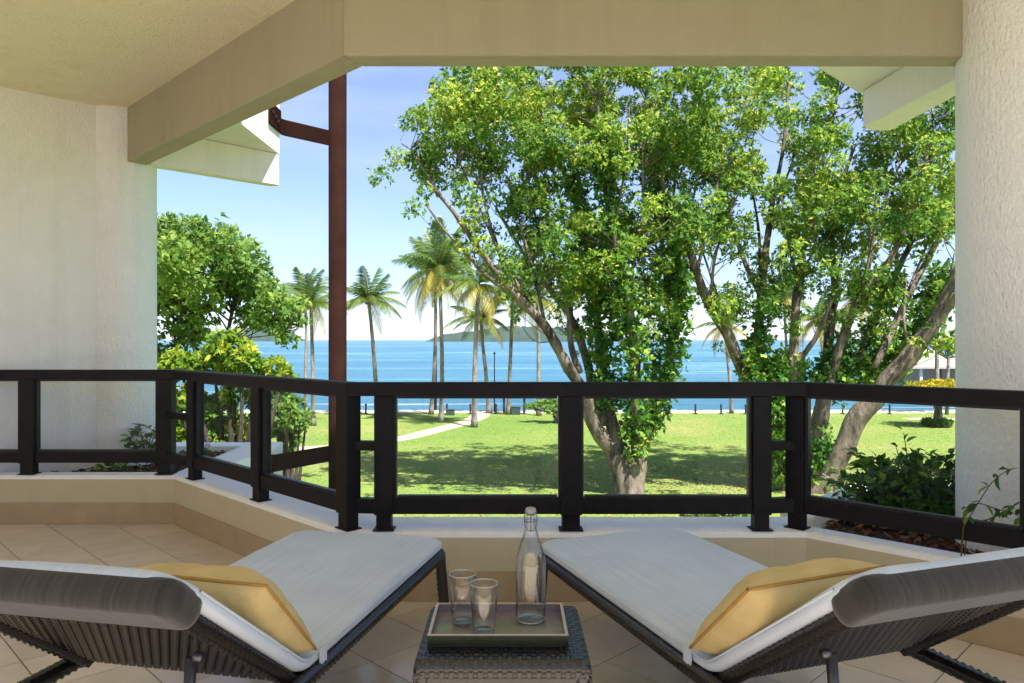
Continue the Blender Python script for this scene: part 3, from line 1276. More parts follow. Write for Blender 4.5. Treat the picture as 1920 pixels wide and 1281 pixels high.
def slab_mesh(W, L0, L1, t0, t1, rc, fmap, nx=26, ny=80, crown=0.012, edge=0.028, wav=0.0):
    """soft padded slab with rounded plan corners and rolled edges, from y=L0 to L1"""
    vs, fs = [], []
    cols = nx + 1
    rows = ny + 1
    Lm, Lh = (L0 + L1) / 2, (L1 - L0) / 2

    def warp(u):     # denser near the borders
        return math.copysign(1 - (1 - abs(u)) ** 1.7, u)

    for layer in (1, -1):
        for j in range(rows):
            for i in range(cols):
                u, v = warp(-1 + 2 * i / nx), warp(-1 + 2 * j / ny)
                x, y = u * W / 2, v * Lh
                # rounded corners
                ex, ey = max(0, abs(x) - (W / 2 - rc)), max(0, abs(y) - (Lh - rc))
                if ex > 0 and ey > 0:
                    m = max(ex, ey)
                    d = math.hypot(ex, ey)
                    k = m / d
                    x = math.copysign(W / 2 - rc + ex * k, x)
                    y = math.copysign(Lh - rc + ey * k, y)
                    m_e = rc - m
                else:
                    m_e = min(W / 2 - abs(x), Lh - abs(y))
                e = min(1, max(0, m_e) / edge)
                roll = math.sqrt(max(0, 1 - (1 - e) ** 2))
                mid = (t0 + t1) / 2
                z = mid + layer * (t1 - t0) / 2 * roll
                if layer == 1:
                    z += crown * (1 - (abs(u)) ** 3) * roll
                    if wav:
                        z += wav * mnoise.noise(Vector((x * 5, y * 5, 0.3))) * roll
                vs.append(fmap(x, y + Lm, z))
    N = cols * rows
    for j in range(ny):
        for i in range(nx):
            a = j * cols + i
            fs.append((a, a + 1, a + cols + 1, a + cols))
            c = a + N
            fs.append((c, c + cols, c + cols + 1, c + 1))
    return vs, fs


def weld(o, dist=0.0004):
    import bmesh
    bm = bmesh.new()
    bm.from_mesh(o.data)
    bmesh.ops.remove_doubles(bm, verts=bm.verts, dist=dist)
    bmesh.ops.recalc_face_normals(bm, faces=bm.faces)
    bm.to_mesh(o.data)
    bm.free()
    o.data.polygons.foreach_set('use_smooth', [True] * len(o.data.polygons))


lounger = empty('sun_lounger', (-0.907, 2.083, 0), R(-12.3))
tag(lounger, 'dark wicker sun lounger with grey mattress on the side of the stuccoed side wall', 'sun lounger', 'sun loungers on the balcony')
XF = 0.350
mb = MB()
outl = [(XF, -0.60, ZF), (XF, SEAT - 0.09, ZF)] + arc(XF - 0.07, SEAT - 0.07, ZF, 0.07, 0, PI / 2)[1:] + arc(-XF + 0.07, SEAT - 0.07, ZF, 0.07, PI / 2, PI) + [(-XF, -0.60, ZF)]
woven_tube(mb, outl, 0.023)
mb.build('seat_frame', M['wick'], lounger, smooth=True)
mb = MB()
woven_tube(mb, [(-XF, -0.55, ZF - 0.01), (XF, -0.55, ZF - 0.01)], 0.018)
mb.build('cross_bar', M['wick'], lounger, smooth=True)
for sx in (-1, 1):
    for y, dy in ((SEAT - 0.05, 0.035), (-0.56, -0.04)):
        mb = MB()
        woven_tube(mb, [(sx * (XF - 0.004), y, ZF), (sx * (XF + 0.012), y + dy, 0.002)], 0.022)
        mb.build('leg', M['wick'], lounger, smooth=True)
v, f = weave_patch(lambda u, v, h: (-0.333 + 0.666 * u, 0.02 + (SEAT - 0.06) * v, ZF + 0.004 + h), 50, 100, 1, 1, 0.0016)
o = np_mesh('seat_weave', np.array(v), np.array(f), M['wick'], lounger)
o['kind'] = 'stuff'
XB = 0.320
mb = MB()
BF = BL - 0.04
bo = [back_pt(XB, 0.0, 0), back_pt(XB, BF - 0.06, 0)] + [back_pt(XB - 0.06 + 0.06 * math.cos(a), BF - 0.06 + 0.06 * math.sin(a), 0) for a in np.linspace(0.2, PI / 2, 5)] + \
     [back_pt(-XB + 0.06 - 0.06 * math.sin(a), BF - 0.06 + 0.06 * math.cos(a), 0) for a in np.linspace(0, PI / 2, 6)] + [back_pt(-XB, 0.0, 0)]
woven_tube(mb, bo, 0.021)
mb.build('backrest_frame', M['wick'], lounger, smooth=True)
v, f = weave_patch(lambda u, v, h: back_pt(-XB + 2 * XB * u, 0.01 + (BF - 0.02) * v, h - 0.003), 48, 27, 1, 1, 0.0042)
o = np_mesh('backrest_weave', np.array(v), np.array(f), M['wick'], lounger)
o['kind'] = 'stuff'
mb = MB()
mb.add([tuple(back_pt(x, s_, h)) for h in (0.006, 0.003) for x, s_ in ((-XB, 0.0), (XB, 0.0), (XB, BF - 0.02), (-XB, BF - 0.02))],
       [(0, 1, 2, 3), (7, 6, 5, 4), (0, 4, 5, 1), (1, 5, 6, 2), (2, 6, 7, 3), (3, 7, 4, 0)])
mb.build('backrest_light_block', M['wick'], lounger)  # thin sheet added behind the weave to block light through its gaps
for sx in (1,):
    mb = MB()
    top = back_pt(sx * 0.235, 0.36, -0.035)
    mb.tube([top, (sx * 0.235, -0.36, 0.10)], 0.013, 10)
    pr_ = mb.build('prop_rod', M['steel'], lounger, smooth=True)
    mb = MB()
    c = back_pt(sx * 0.235, 0.37, -0.035)
    nrm_ = Vector((0, -math.sin(BACK) * -1, -math.cos(BACK)))
    mb.tube([c + Vector((sx * 0.014, 0, 0)), c + Vector((sx * 0.034, 0, 0))], 0.011, 10)
    mb.build('pivot_bolt', M['steel'], pr_, smooth=True)
mb = MB()
mb.tube([(-0.32, -0.36, 0.10), (0.32, -0.36, 0.10)], 0.012, 10)
mb.build('prop_bar', M['steel'], lounger, smooth=True)
v, f = slab_mesh(0.710, -BL - 0.018, SEAT + 0.02, 0.018, 0.056, 0.085, bend, 30, 120, 0.008, 0.022, 0.010)
mb = MB()
mb.add(v, f)
mat_ = mb.build('mattress', M['fabric'], lounger, smooth=True)
weld(mat_)
mb = MB()
pi_ = []
Wp, L0p, L1p, rp_ = 0.710 / 2, -BL - 0.018, SEAT + 0.02, 0.085
outl2 = [(Wp, y) for y in np.linspace(L0p + rp_, L1p - rp_, 60)] + [(Wp - rp_ + rp_ * math.cos(a), L1p - rp_ + rp_ * math.sin(a)) for a in np.linspace(0.15, PI / 2, 8)]
outl2 += [(-x, y) for x, y in outl2[::-1]]
mb.tube([bend(x * 0.996, y if abs(y) < 5 else y, 0.049) for x, y in outl2], 0.0032, 6, False)
mb.build('piping', M['fabric'], mat_, smooth=True)
# the hood of the mattress folds over the head of the backrest
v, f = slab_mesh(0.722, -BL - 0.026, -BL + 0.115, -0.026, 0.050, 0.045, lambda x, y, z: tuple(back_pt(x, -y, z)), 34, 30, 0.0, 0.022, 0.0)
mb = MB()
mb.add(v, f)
hood = mb.build('mattress_hood', M['hood_shade'], lounger, smooth=True)
hood['label'] = 'mattress cloth with shade painted dark, folded over the head of the backrest'
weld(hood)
# strap near the fold
mb = MB()
for sx in (-1, 1):
    mb = MB()
    mb.box(sx * 0.362, 0.10, ZF + 0.02, 0.006, 0.035, 0.075)
    mb.build('strap', M['fabric'], lounger)

lounger2 = copy_tree(lounger)
lounger2.location = (0.867, 2.122, 0)
lounger2.rotation_euler = (0, 0, R(19.5))
for ch in lounger2.children:
    if ch.name.startswith('prop_rod'):
        ch.scale = (-1, 1, 1)
lounger2['label'] = 'dark wicker sun lounger with grey mattress on the side of the big column'


def cushion(loc, label, W=0.395, T=0.155):
    vs, fs = [], []
    n = 28
    for layer in (1, -1):
        for j in range(n + 1):
            for i in range(n + 1):
                u, v = -1 + 2 * i / n, -1 + 2 * j / n
                u, v = math.copysign(1 - (1 - abs(u)) ** 1.5, u), math.copysign(1 - (1 - abs(v)) ** 1.5, v)
                h = (1 - u ** 4) ** 0.6 * (1 - v ** 4) ** 0.6
                pinch_u = 1 - 0.07 * (1 - v * v)
                pinch_v = 1 - 0.07 * (1 - u * u)
                z = layer * T / 2 * h
                wr = mnoise.noise(Vector((u * 2.3, v * 2.3, layer * 3.0 + W))) * 0.012 * h + mnoise.noise(Vector((u * 6, v * 6, layer))) * 0.004 * h
                vs.append((u * W / 2 * pinch_v, v * W / 2 * pinch_u, z + wr))
    N = (n + 1) ** 2
    for j in range(n):
        for i in range(n):
            a = j * (n + 1) + i
            fs.append((a, a + 1, a + n + 2, a + n + 1))
            c = a + N
            fs.append((c, c + n + 1, c + n + 2, c + 1))
    b = MB()
    b.add(vs, fs)
    o = b.build('cushion', M['yellow'], smooth=True)
    weld(o)
    tag(o, label, 'cushion', 'ochre cushions on the loungers')
    b = MB()
    # borders follow the pinched outline
    pts = []
    for side in range(4):
        for k in range(14):
            t = -1 + 2 * k / 14
            u, v = ((t, -1), (1, t), (-t, 1), (-1, -t))[side]
            pv, pu = 1 - 0.07 * (1 - u * u), 1 - 0.07 * (1 - v * v)
            pts.append((u * W / 2 * pv, v * W / 2 * pu, 0))
    pts.append(pts[0])
    b.v, b.f = [], []
    b.tube(pts, 0.0045, 6, False)
    b.build('piping', M['piping'], o, smooth=True)
    o.matrix_world = loc
    return o


def lounger_frame(l):
    return Matrix.Translation(l.location) @ Matrix.Rotation(l.rotation_euler[2], 4, 'Z')


def back_frame(x, s, h, spin, lean=0.0):
    """frame on the backrest: local z is away from the backrest"""
    p = back_pt(x, s, h)
    rx = Matrix.Rotation(-BACK + lean, 4, 'X')
    return Matrix.Translation(p) @ rx @ Matrix.Rotation(spin, 4, 'Z')


bpy.context.view_layer.update()
cushion(lounger_frame(lounger) @ back_frame(0.175, 0.205, 0.112, R(3), R(-6)), 'ochre yellow square cushion leaning on the lounger nearer the side wall')
cushion(lounger_frame(lounger2) @ back_frame(-0.195, 0.205, 0.115, R(-5), R(-4)), 'ochre yellow plump cushion leaning on the lounger nearer the big column')

# ------------------------------------------------------------------ side table, tray, glasses, bottle
TZ = 0.462
tx, ty, tw, td = -0.024, 2.075, 0.445, 0.41
table = empty('side_table', (tx, ty, 0))
tag(table, 'small square dark wicker side table between the two loungers', 'side table')


def table_map(u, v, h):
    """top with edges rolled over into the apron"""
    def roll(t, wd):
        # distance from the middle, bent over at the border
        total = wd / 2 + 0.035
        s = (t - 0.5) * 2 * total
        flat = wd / 2 - 0.02
        a = abs(s)
        if a <= flat:
            return s, 0.0, 0.0
        r = 0.02
        ang = min(PI / 2, (a - flat) / r)
        x = flat + r * math.sin(ang)
        z = -r * (1 - math.cos(ang))
        extra = max(0, a - flat - r * PI / 2)
        return math.copysign(x, s), z - extra, ang
    x, zx, ax = roll(u, tw)
    y, zy, ay = roll(v, td)
    z = TZ + zx + zy
    nx_, ny_ = math.copysign(math.sin(ax), x), math.copysign(math.sin(ay), y)
    nz_ = math.cos(ax) * math.cos(ay)
    return (x + nx_ * h, y + ny_ * h, z + nz_ * h)


v, f = weave_patch(table_map, 42, 26, 1, 1, 0.0030)
v = np.array(v)
keep = v[:, 2] > TZ - 0.075
v[:, 2] = np.maximum(v[:, 2], TZ - 0.062)
o = np_mesh('table_top', v, np.array(f), M['wick'], table)
o['kind'] = 'stuff'
mb = MB()
mb.box(0, 0, TZ - 0.016, tw - 0.02, td - 0.02, 0.02)
mb.build('table_board', M['wick'], table)
mb = MB()
for sx, sy, lx, ly in ((0, -1, tw - 0.02, 0.012), (0, 1, tw - 0.02, 0.012), (-1, 0, 0.012, td - 0.05), (1, 0, 0.012, td - 0.05)):
    mb.box(sx * (tw / 2 - 0.012), sy * (td / 2 - 0.012), TZ - 0.045, lx, ly, 0.032)
mb.build('apron', M['wick'], table)
for sx in (-1, 1):
    for sy in (-1, 1):
        mb = MB()
        woven_tube(mb, [(sx * (tw / 2 - 0.020), sy * (td / 2 - 0.020), TZ - 0.03), (sx * (tw / 2 - 0.006), sy * (td / 2 - 0.006), 0.001)], 0.021)
        mb.build('leg', M['wick'], table, smooth=True)
mb = MB()
woven_tube(mb, [(-tw / 2 + 0.02, 0, 0.12), (tw / 2 - 0.02, 0, 0.12)], 0.012)
mb.build('stretcher', M['wick'], table, smooth=True)

trz = TZ + 0.0025
tray = empty('tray', (-0.037, 2.076, trz))
tag(tray, 'rectangular dark lacquered tray with pale rim on the wicker table', 'tray')
tW, tD, tH, tT = 0.370, 0.240, 0.030, 0.008
mb = MB()
mb.box(0, 0, 0.004, tW - 2 * tT, tD - 2 * tT, 0.008)
mb.build('tray_base', M['traywood'], tray)
for sx, sy, lx, ly in ((0, -1, tW, tT), (0, 1, tW, tT), (-1, 0, tT, tD - 2 * tT), (1, 0, tT, tD - 2 * tT)):
    mb = MB()
    mb.box(sx * (tW - tT) / 2, sy * (tD - tT) / 2, tH / 2, lx, ly, tH)
    side = mb.build('tray_side', M['trayside'] if sy == -1 else M['traywood'], tray)
    mb = MB()
    mb.box(sx * (tW - tT) / 2, sy * (tD - tT) / 2, tH + 0.0008, lx, ly, 0.0014)
    mb.build('rim', M['trayedge'], side)
base_z = trz + 0.0085


def glass(x, y, h, label):
    ro, ri = 0.038, 0.0362
    prof = [(0.0005, 0.0), (0.026, 0.0), (0.0285, 0.002), (0.031, 0.03), (ro - 0.003, h * 0.6), (ro, h - 0.001), (ro - 0.0006, h), (ro - 0.0013, h - 0.0012),
            (ro - 0.0043, h * 0.6), (0.0297, 0.032), (0.0265, 0.0135), (0.02, 0.0115), (0.0005, 0.011)]
    b = MB()
    b.lathe(prof, 48)
    o = b.build('drinking_glass', M['glass'], smooth=True, loc=(x, y, base_z))
    weld(o, 0.0008)
    tag(o, label, 'glass', 'empty glasses on the tray')
    b = MB()
    b.tube([((ro - 0.0008) * math.cos(a), (ro - 0.0008) * math.sin(a), h) for a in np.linspace(0, 2 * PI, 49)], 0.0015, 6, False)
    b.build('rim', M['glassrim'], o, smooth=True)
    b = MB()
    b.lathe([(0.0004, 0.0118), (0.0255, 0.0122), (0.0272, 0.0100), (0.0272, 0.004), (0.025, 0.0012), (0.0004, 0.0012)], 40)
    b.build('thick_base', M['glassrim'] if False else M['glass'], o, smooth=True)


glass(-0.139, 2.095, 0.140, 'empty clear tumbler standing farther back on the tray')
glass(-0.076, 2.022, 0.137, 'empty clear tumbler standing nearest the front edge of the tray')

bt = empty('water_bottle', (0.053, 2.115, base_z))
tag(bt, 'clear glass bottle with swing stopper standing on the tray', 'bottle')
outer = [(0.0005, 0.004), (0.030, 0.0), (0.037, 0.001), (0.0415, 0.006), (0.0425, 0.02), (0.0425, 0.155), (0.0415, 0.175), (0.038, 0.195), (0.031, 0.217), (0.0235, 0.237), (0.0185, 0.255),
         (0.0155, 0.272), (0.0145, 0.285), (0.0165, 0.288), (0.0165, 0.296), (0.0150, 0.299), (0.0150, 0.304)]
inner = [(0.0118, 0.304), (0.0115, 0.285), (0.0126, 0.270), (0.0158, 0.254), (0.0208, 0.235), (0.0283, 0.215), (0.0355, 0.193), (0.0388, 0.174), (0.0398, 0.155), (0.0398, 0.02), (0.038, 0.011), (0.03, 0.0085), (0.0005, 0.013)]
b = MB()
b.lathe(outer + inner, 56)
o = b.build('bottle_body', M['glass'], bt, smooth=True)
weld(o, 0.0008)
b = MB()
b.tube([(0.0365 * math.cos(a), 0.0365 * math.sin(a), 0.006) for a in np.linspace(0, 2 * PI, 49)], 0.0022, 8, False)
b.build('base_ring', M['glassrim'], bt, smooth=True)
# stopper with its wire
M['porcelain'] = mat_simple("stopper_grey", (0.30, 0.29, 0.29), 0.3, var=0.1)
b = MB()
b.lathe([(0.0003, 0.300), (0.011, 0.300), (0.0113, 0.306), (0.0150, 0.307), (0.0155, 0.312), (0.0145, 0.319), (0.009, 0.322), (0.0003, 0.3225)], 28)
st = b.build('stopper', M['porcelain'], bt, smooth=True)
b = MB()
for sx in (-1, 1):
    b.tube([(sx * 0.0165, 0, 0.312), (sx * 0.0185, -0.004, 0.295), (sx * 0.0175, -0.008, 0.275), (sx * 0.010, -0.017, 0.262), (0, -0.019, 0.259)], 0.0012, 6)
b.tube([(0.0175 * math.cos(a), 0.0175 * math.sin(a), 0.284) for a in np.linspace(0, 2 * PI, 25)], 0.0012, 6, False)
b.tube([(0.0, -0.0165, 0.300), (0.0, -0.0170, 0.284), (0, -0.019, 0.259)], 0.0016, 6)
b.build('stopper_wire', M['steel'], bt, smooth=True)


# ------------------------------------------------------------------ foliage
def leaf_quads(pos, axis, nrm, length, width, fold=0.15):
    """pointed leaves: base, two sides, tip; axis = pointing direction"""
    n = len(pos)
    side = np.cross(axis, nrm)
    side /= np.maximum(1e-6, np.linalg.norm(side, axis=1, keepdims=True))
    up = np.cross(side, axis)
    L = length[:, None]
    W = width[:, None]
    v = np.empty((n, 4, 3))
    v[:, 0] = pos
    v[:, 1] = pos + axis * L * 0.48 + side * W * 0.5 + up * L * fold * 0.5
    v[:, 2] = pos + axis * L - up * L * fold * 0.6
    v[:, 3] = pos + axis * L * 0.48 - side * W * 0.5 + up * L * fold * 0.5
    f = np.arange(n * 4).reshape(n, 4)
    return v.reshape(-1, 3), f


def rand_dirs(n, r=rng):
    d = r.normal(size=(n, 3))
    return d / np.linalg.norm(d, axis=1, keepdims=True)


def whorls(centres, outward, per, length, width, spread=0.9, up=0.35, rbias=0.5, rvar=0.25, r=rng, bias=None):
    """rosettes of leaves: every centre gets `per` leaves radiating round its outward axis"""
    n = len(centres)
    ax = outward + np.array([0, 0, up]) + rand_dirs(n, r) * 0.55
    ax /= np.linalg.norm(ax, axis=1, keepdims=True)
    C2 = np.repeat(centres, per, axis=0)
    A2 = np.repeat(ax, per, axis=0)
    d = rand_dirs(n * per, r)
    d -= A2 * np.sum(d * A2, axis=1, keepdims=True)
    d /= np.linalg.norm(d, axis=1, keepdims=True)
    leafax = d * spread + A2 * (0.55 + 0.3 * r.random((n * per, 1)))
    leafax[:, 2] -= 0.15
    leafax /= np.linalg.norm(leafax, axis=1, keepdims=True)
    nr = A2 + rand_dirs(n * per, r) * 0.35
    l = length * (0.45 + 1.0 * r.random(n * per))
    w_ = l * width * (0.8 + 0.4 * r.random(n * per))
    v, f = leaf_quads(C2 + leafax * 0.02, leafax, nr, l, w_)
    base = np.clip(rbias + rvar * r.normal(size=n), 0.02, 0.98)
    if bias is not None:
        base = np.clip(base + bias, 0.02, 1.0)
    rn = np.repeat(np.clip(np.repeat(base, per) + 0.10 * r.normal(size=n * per), 0, 1), 4)
    return v, f, rn


def in_poly(poly, n, r=rng):
    P = np.array(poly, float)
    lo, hi = P.min(0), P.max(0)
    out = []
    while len(out) < n:
        x, y = r.uniform(lo, hi)
        if inside(poly, x, y):
            out.append((x, y))
    return out


def clump_leaves(clumps, n_whorl, flat=0.8, r=rng):
    """whorl centres and outward vectors spread in ellipsoid clumps: (centre, radius)"""
    cs, os_ = [], []
    for c, rad in clumps:
        k = max(3, int(n_whorl * rad ** 2))
        d = rand_dirs(k, r)
        q_ = d * (r.random((k, 1)) ** 0.33) * rad
        q_[:, 2] *= flat
        cs.append(np.array(c) + q_)
        os_.append(d)
    return np.concatenate(cs), np.concatenate(os_)


def limb_from_px(pts, d0, dslope=0.0, wob=0.0):
    """pts: (px, py, width_px[, depth]) -> smooth world line with radii"""
    L = []
    for i, p in enumerate(pts):
        d = p[3] if len(p) > 3 else d0 + dslope * i
        v = at(p[0], p[1], d)
        L.append((v.x, v.y, v.z, p[2] / F * d / 2 * 0.90))
    S_ = smooth_line(L, 5)
    return [Vector(s[:3]) for s in S_], [max(0.02, s[3]) for s in S_]


def build_limb(name, pts, radii, mat, parent, origin, sides=12):
    b = MB()
    b.tube([p - origin for p in pts], radii, sides, True, wob=0.28)
    return b.build(name, mat, parent, smooth=True)


def twig_web(clumps, nodes, mat, parent, origin, r0=0.05, r1=0.018, k_far=None):
    b = MB()
    N = np.array([tuple(p) for p in nodes])
    for c, rad in clumps:
        c = np.array(c)
        dd = np.linalg.norm(N - c, axis=1) + np.maximum(0, (N[:, 2] - c[2] + 0.9)) * 1.6
        a = N[dd.argmin()]
        L = np.linalg.norm(c - a)
        if k_far and L > k_far:
            continue
        m = (a + c) / 2 + rng.normal(size=3) * L * 0.10 + np.array([0, 0, -0.05 * L])
        pts = smooth_line([a, m, c], 3)
        b.tube([Vector(p) - origin for p in pts], list(np.linspace(r0 * min(1.6, 0.5 + L / 3), r1, len(pts))), 5, False)
    o = b.build('branches', mat, parent, smooth=True)
    o['kind'] = 'stuff'
    return o


def crown_obj(name, v, f, rn, mat, parent, origin):
    o = np_mesh(name, v - np.array(origin), f, mat, parent, rn)
    o['kind'] = 'stuff'
    return o


def make_clumps(poly, n, d0, dspread, rad, thr=-0.2, seed=0, scale=0.5):
    r = np.random.default_rng(seed)
    out = []
    guard = 0
    while len(out) < n and guard < n * 30:
        guard += 1
        (px, py), = in_poly(poly, 1, r)
        d = d0 + dspread * r.normal()
        p = at(px, py, d)
        if mnoise.noise(Vector((p.x * scale + seed, p.y * scale * 0.6, p.z * scale))) < thr:
            continue
        out.append((np.array(p), rad * r.uniform(0.65, 1.35)))
    return out


# --- big tree in the middle
def big_tree(name_label, base_px, d0, limbs, polys, ivy, seed, trunk_pts, leaves=155, leaf_mat='leaf', len_=0.165, tufts=0.30):
    base = at(base_px[0], base_px[1], d0)
    origin = Vector((base.x, base.y, GZ))
    root = empty('broadleaf_tree', origin)
    tag(root, name_label, 'tree', 'big broadleaf trees on the lawn')
    nodes = []
    for tp in trunk_pts:
        p, rd = limb_from_px(tp, d0)
        build_limb('trunk', p, rd, M['bark'], root, origin, 18)
    for L in limbs:
        p, rd = limb_from_px(L, d0)
        build_limb('limb', p, rd, M['bark'], root, origin)
        nodes += [q_ for q_, r_ in zip(p, rd)]
    clumps = []
    for (poly, n, dsp, rad, thr) in polys:
        clumps += make_clumps(poly, n, d0, dsp, rad, thr, seed + len(clumps))
    rl = random.Random(seed)
    for L in limbs:
        p, rd = limb_from_px(L, d0)
        for q_, r0_ in zip(p, rd):
            if q_.z > CAM_Z - 0.6 and rl.random() < tufts:
                off = Vector((rl.gauss(0, 0.45), rl.gauss(0, 0.6), rl.gauss(0.1, 0.35)))
                clumps.append((np.array(q_ + off), rl.uniform(0.20, 0.42)))
    twig_web(clumps, nodes, M['bark'], root, origin, 0.022, 0.009, 2.3)
    r = np.random.default_rng(seed)
    cs, ow = clump_leaves(clumps, leaves, 0.8, r)
    hue = np.array([mnoise.noise(Vector(c * 0.35)) for c in cs]) * 0.35
    v, f, rn = whorls(cs, ow, 6, len_, 0.46, rbias=0.46, rvar=0.16, r=r, bias=hue)
    crown_obj('crown', v, f, rn, M[leaf_mat], root, origin)
    if ivy:
        cs, ow = [], []
        for L, dens, rad in ivy:
            p, rd = limb_from_px(L, d0)
            for q_, r_ in zip(p, rd):
                k = dens
                dr = rand_dirs(k, r)
                cs.append(np.array(q_) + dr * (r_ + rad * r.random((k, 1)) ** 0.7) + r.normal(size=(k, 3)) * 0.12)
                ow.append(dr)
        cs, ow = np.concatenate(cs), np.concatenate(ow)
        hue = np.array([mnoise.noise(Vector(c * 0.8)) for c in cs]) * 0.4
        v, f, rn = whorls(cs, ow, 5, 0.22, 0.55, rbias=0.42, rvar=0.18, r=r, bias=hue)
        crown_obj('trunk_foliage', v, f, rn, M['ivy'], root, origin)
    return root


T1 = [
    [(1150, 850, 34, 30), (1112, 795, 30, 29.8), (1096, 738, 27, 29.5), (1066, 690, 24, 29.2), (1022, 612, 21, 28.8), (962, 548, 18, 28.3), (900, 470, 13, 27.8), (852, 400, 9, 27.3), (800, 340, 6, 27)],
    [(1128, 800, 26, 30.2), (1112, 725, 22, 30.4), (1098, 670, 19, 30.6), (1072, 598, 15, 30.8), (1036, 550, 12, 31), (996, 498, 9, 31.2), (930, 390, 6, 31.5)],
    [(1088, 700, 14, 29.6), (1071, 650, 13, 29.8), (1067, 590, 11, 30), (1050, 520, 8, 30.2), (1030, 440, 6, 30.5), (1020, 330, 5, 31)],
    [(1160, 850, 30, 30), (1142, 770, 26, 30.5), (1128, 690, 22, 31), (1120, 600, 18, 31.5), (1108, 500, 14, 32), (1085, 400, 10, 32.4), (1040, 280, 7, 32.6), (990, 180, 5, 32.6)],
    [(1195, 850, 28, 29.8), (1192, 760, 24, 29.4), (1190, 660, 20, 29), (1178, 560, 16, 28.6), (1150, 440, 12, 28.2), (1130, 320, 9, 28), (1120, 180, 6, 28)],
    [(1200, 850, 30, 30), (1222, 785, 27, 30.2), (1243, 735, 24, 30.4), (1262, 645, 20, 30.7), (1278, 560, 17, 31), (1262, 470, 13, 31.3), (1230, 360, 10, 31.6), (1215, 240, 8, 32), (1210, 120, 6, 32)],
    [(960, 548, 11, 28.3), (915, 520, 9, 28), (870, 470, 7, 27.5), (832, 430, 5, 27), (800, 385, 4, 26.8)],
    [(1040, 640, 12, 29), (985, 560, 10, 29.5), (935, 470, 8, 30), (905, 360, 6, 30.5), (890, 230, 5, 31)],
]
def fan(starts, tops, seed, w0=7):
    """slim upright branches from points on the limbs to points in the crown"""
    rf = random.Random(seed)
    out = []
    for (x0, y0, d_), (x1, y1) in zip(starts, tops):
        dd = d_ + rf.uniform(-1.2, 1.2)
        mx_, my_ = (x0 + x1) / 2 + rf.uniform(-14, 14), (y0 + y1) / 2 + rf.uniform(-14, 14)
        out.append([(x0, y0, w0 + 2, d_), (x0 * 0.65 + mx_ * 0.35, y0 * 0.6 + my_ * 0.4, w0, d_), (mx_, my_, w0 - 1.5, (d_ + dd) / 2), (x1, y1, 3, dd)])
    return out


T1 += fan([(962, 548, 28.3), (1022, 612, 28.8), (1036, 550, 31), (1072, 598, 30.8), (1108, 500, 32), (1120, 600, 31.5), (1178, 560, 28.6), (1150, 440, 28.2), (1262, 470, 31.3), (1278, 560, 31), (1262, 645, 30.7), (900, 470, 27.8)],
          [(860, 300), (950, 330), (985, 300), (1020, 250), (1075, 200), (1170, 260), (1205, 240), (1180, 200), (1290, 230), (1310, 330), (1210, 400), (770, 280)], 5)
TR1 = [[(1178, 945, 92, 30), (1178, 925, 66, 30), (1172, 895, 60, 30), (1160, 862, 48, 30), (1146, 835, 34, 30)],
       [(1182, 935, 62, 29.95), (1186, 905, 52, 29.95), (1194, 870, 40, 29.95), (1204, 835, 30, 30)]]
crown1 = [
    ([(720, 260), (760, 215), (800, 195), (850, 135), (900, 60), (1330, 40), (1340, 300), (1290, 420), (1180, 470), (1120, 500), (1060, 460), (960, 470), (900, 440), (850, 380), (780, 355), (712, 335)], 275, 1.9, 0.52, -0.04),
    ([(860, 130), (1330, 110), (1320, 300), (1150, 330), (1000, 300), (860, 260)], 110, 2.2, 0.52, -0.2),
    ([(900, 440), (960, 470), (1060, 450), (1100, 520), (1060, 560), (990, 520), (930, 500)], 26, 1.4, 0.42, -0.05),
    ([(1200, 130), (1350, 130), (1340, 420), (1290, 450), (1210, 420)], 48, 1.8, 0.48, -0.2),
    ([(1090, 420), (1290, 400), (1285, 540), (1250, 600), (1120, 580), (1090, 500)], 60, 1.2, 0.5, -0.2),
]
ivy1 = [
    ([(1140, 750, 20), (1135, 720, 22), (1124, 640, 20), (1116, 560, 18), (1104, 480, 16), (1088, 390, 12), (1068, 320, 10)], 32, 0.36),
    ([(1191, 840, 18, 29.7), (1191, 760, 22, 29.4), (1190, 660, 20, 29), (1178, 560, 16, 28.6), (1152, 450, 12, 28.2), (1132, 340, 10, 28), (1124, 240, 8, 28)], 34, 0.34),
    ([(1212, 800, 20), (1238, 735, 24), (1258, 650, 20), (1274, 565, 17), (1262, 480, 13), (1240, 400, 11), (1222, 320, 9)], 36, 0.40),
    ([(1168, 640, 10), (1160, 600, 16), (1150, 540, 16)], 14, 0.4),
    ([(1225, 700, 10), (1220, 620, 20), (1215, 540, 20), (1200, 470, 16)], 12, 0.4),
]
big_tree('large spreading tree with leaf covered forked trunk in the middle of the lawn', (1180, 928), 30.0, T1, crown1, ivy1, 11, TR1)

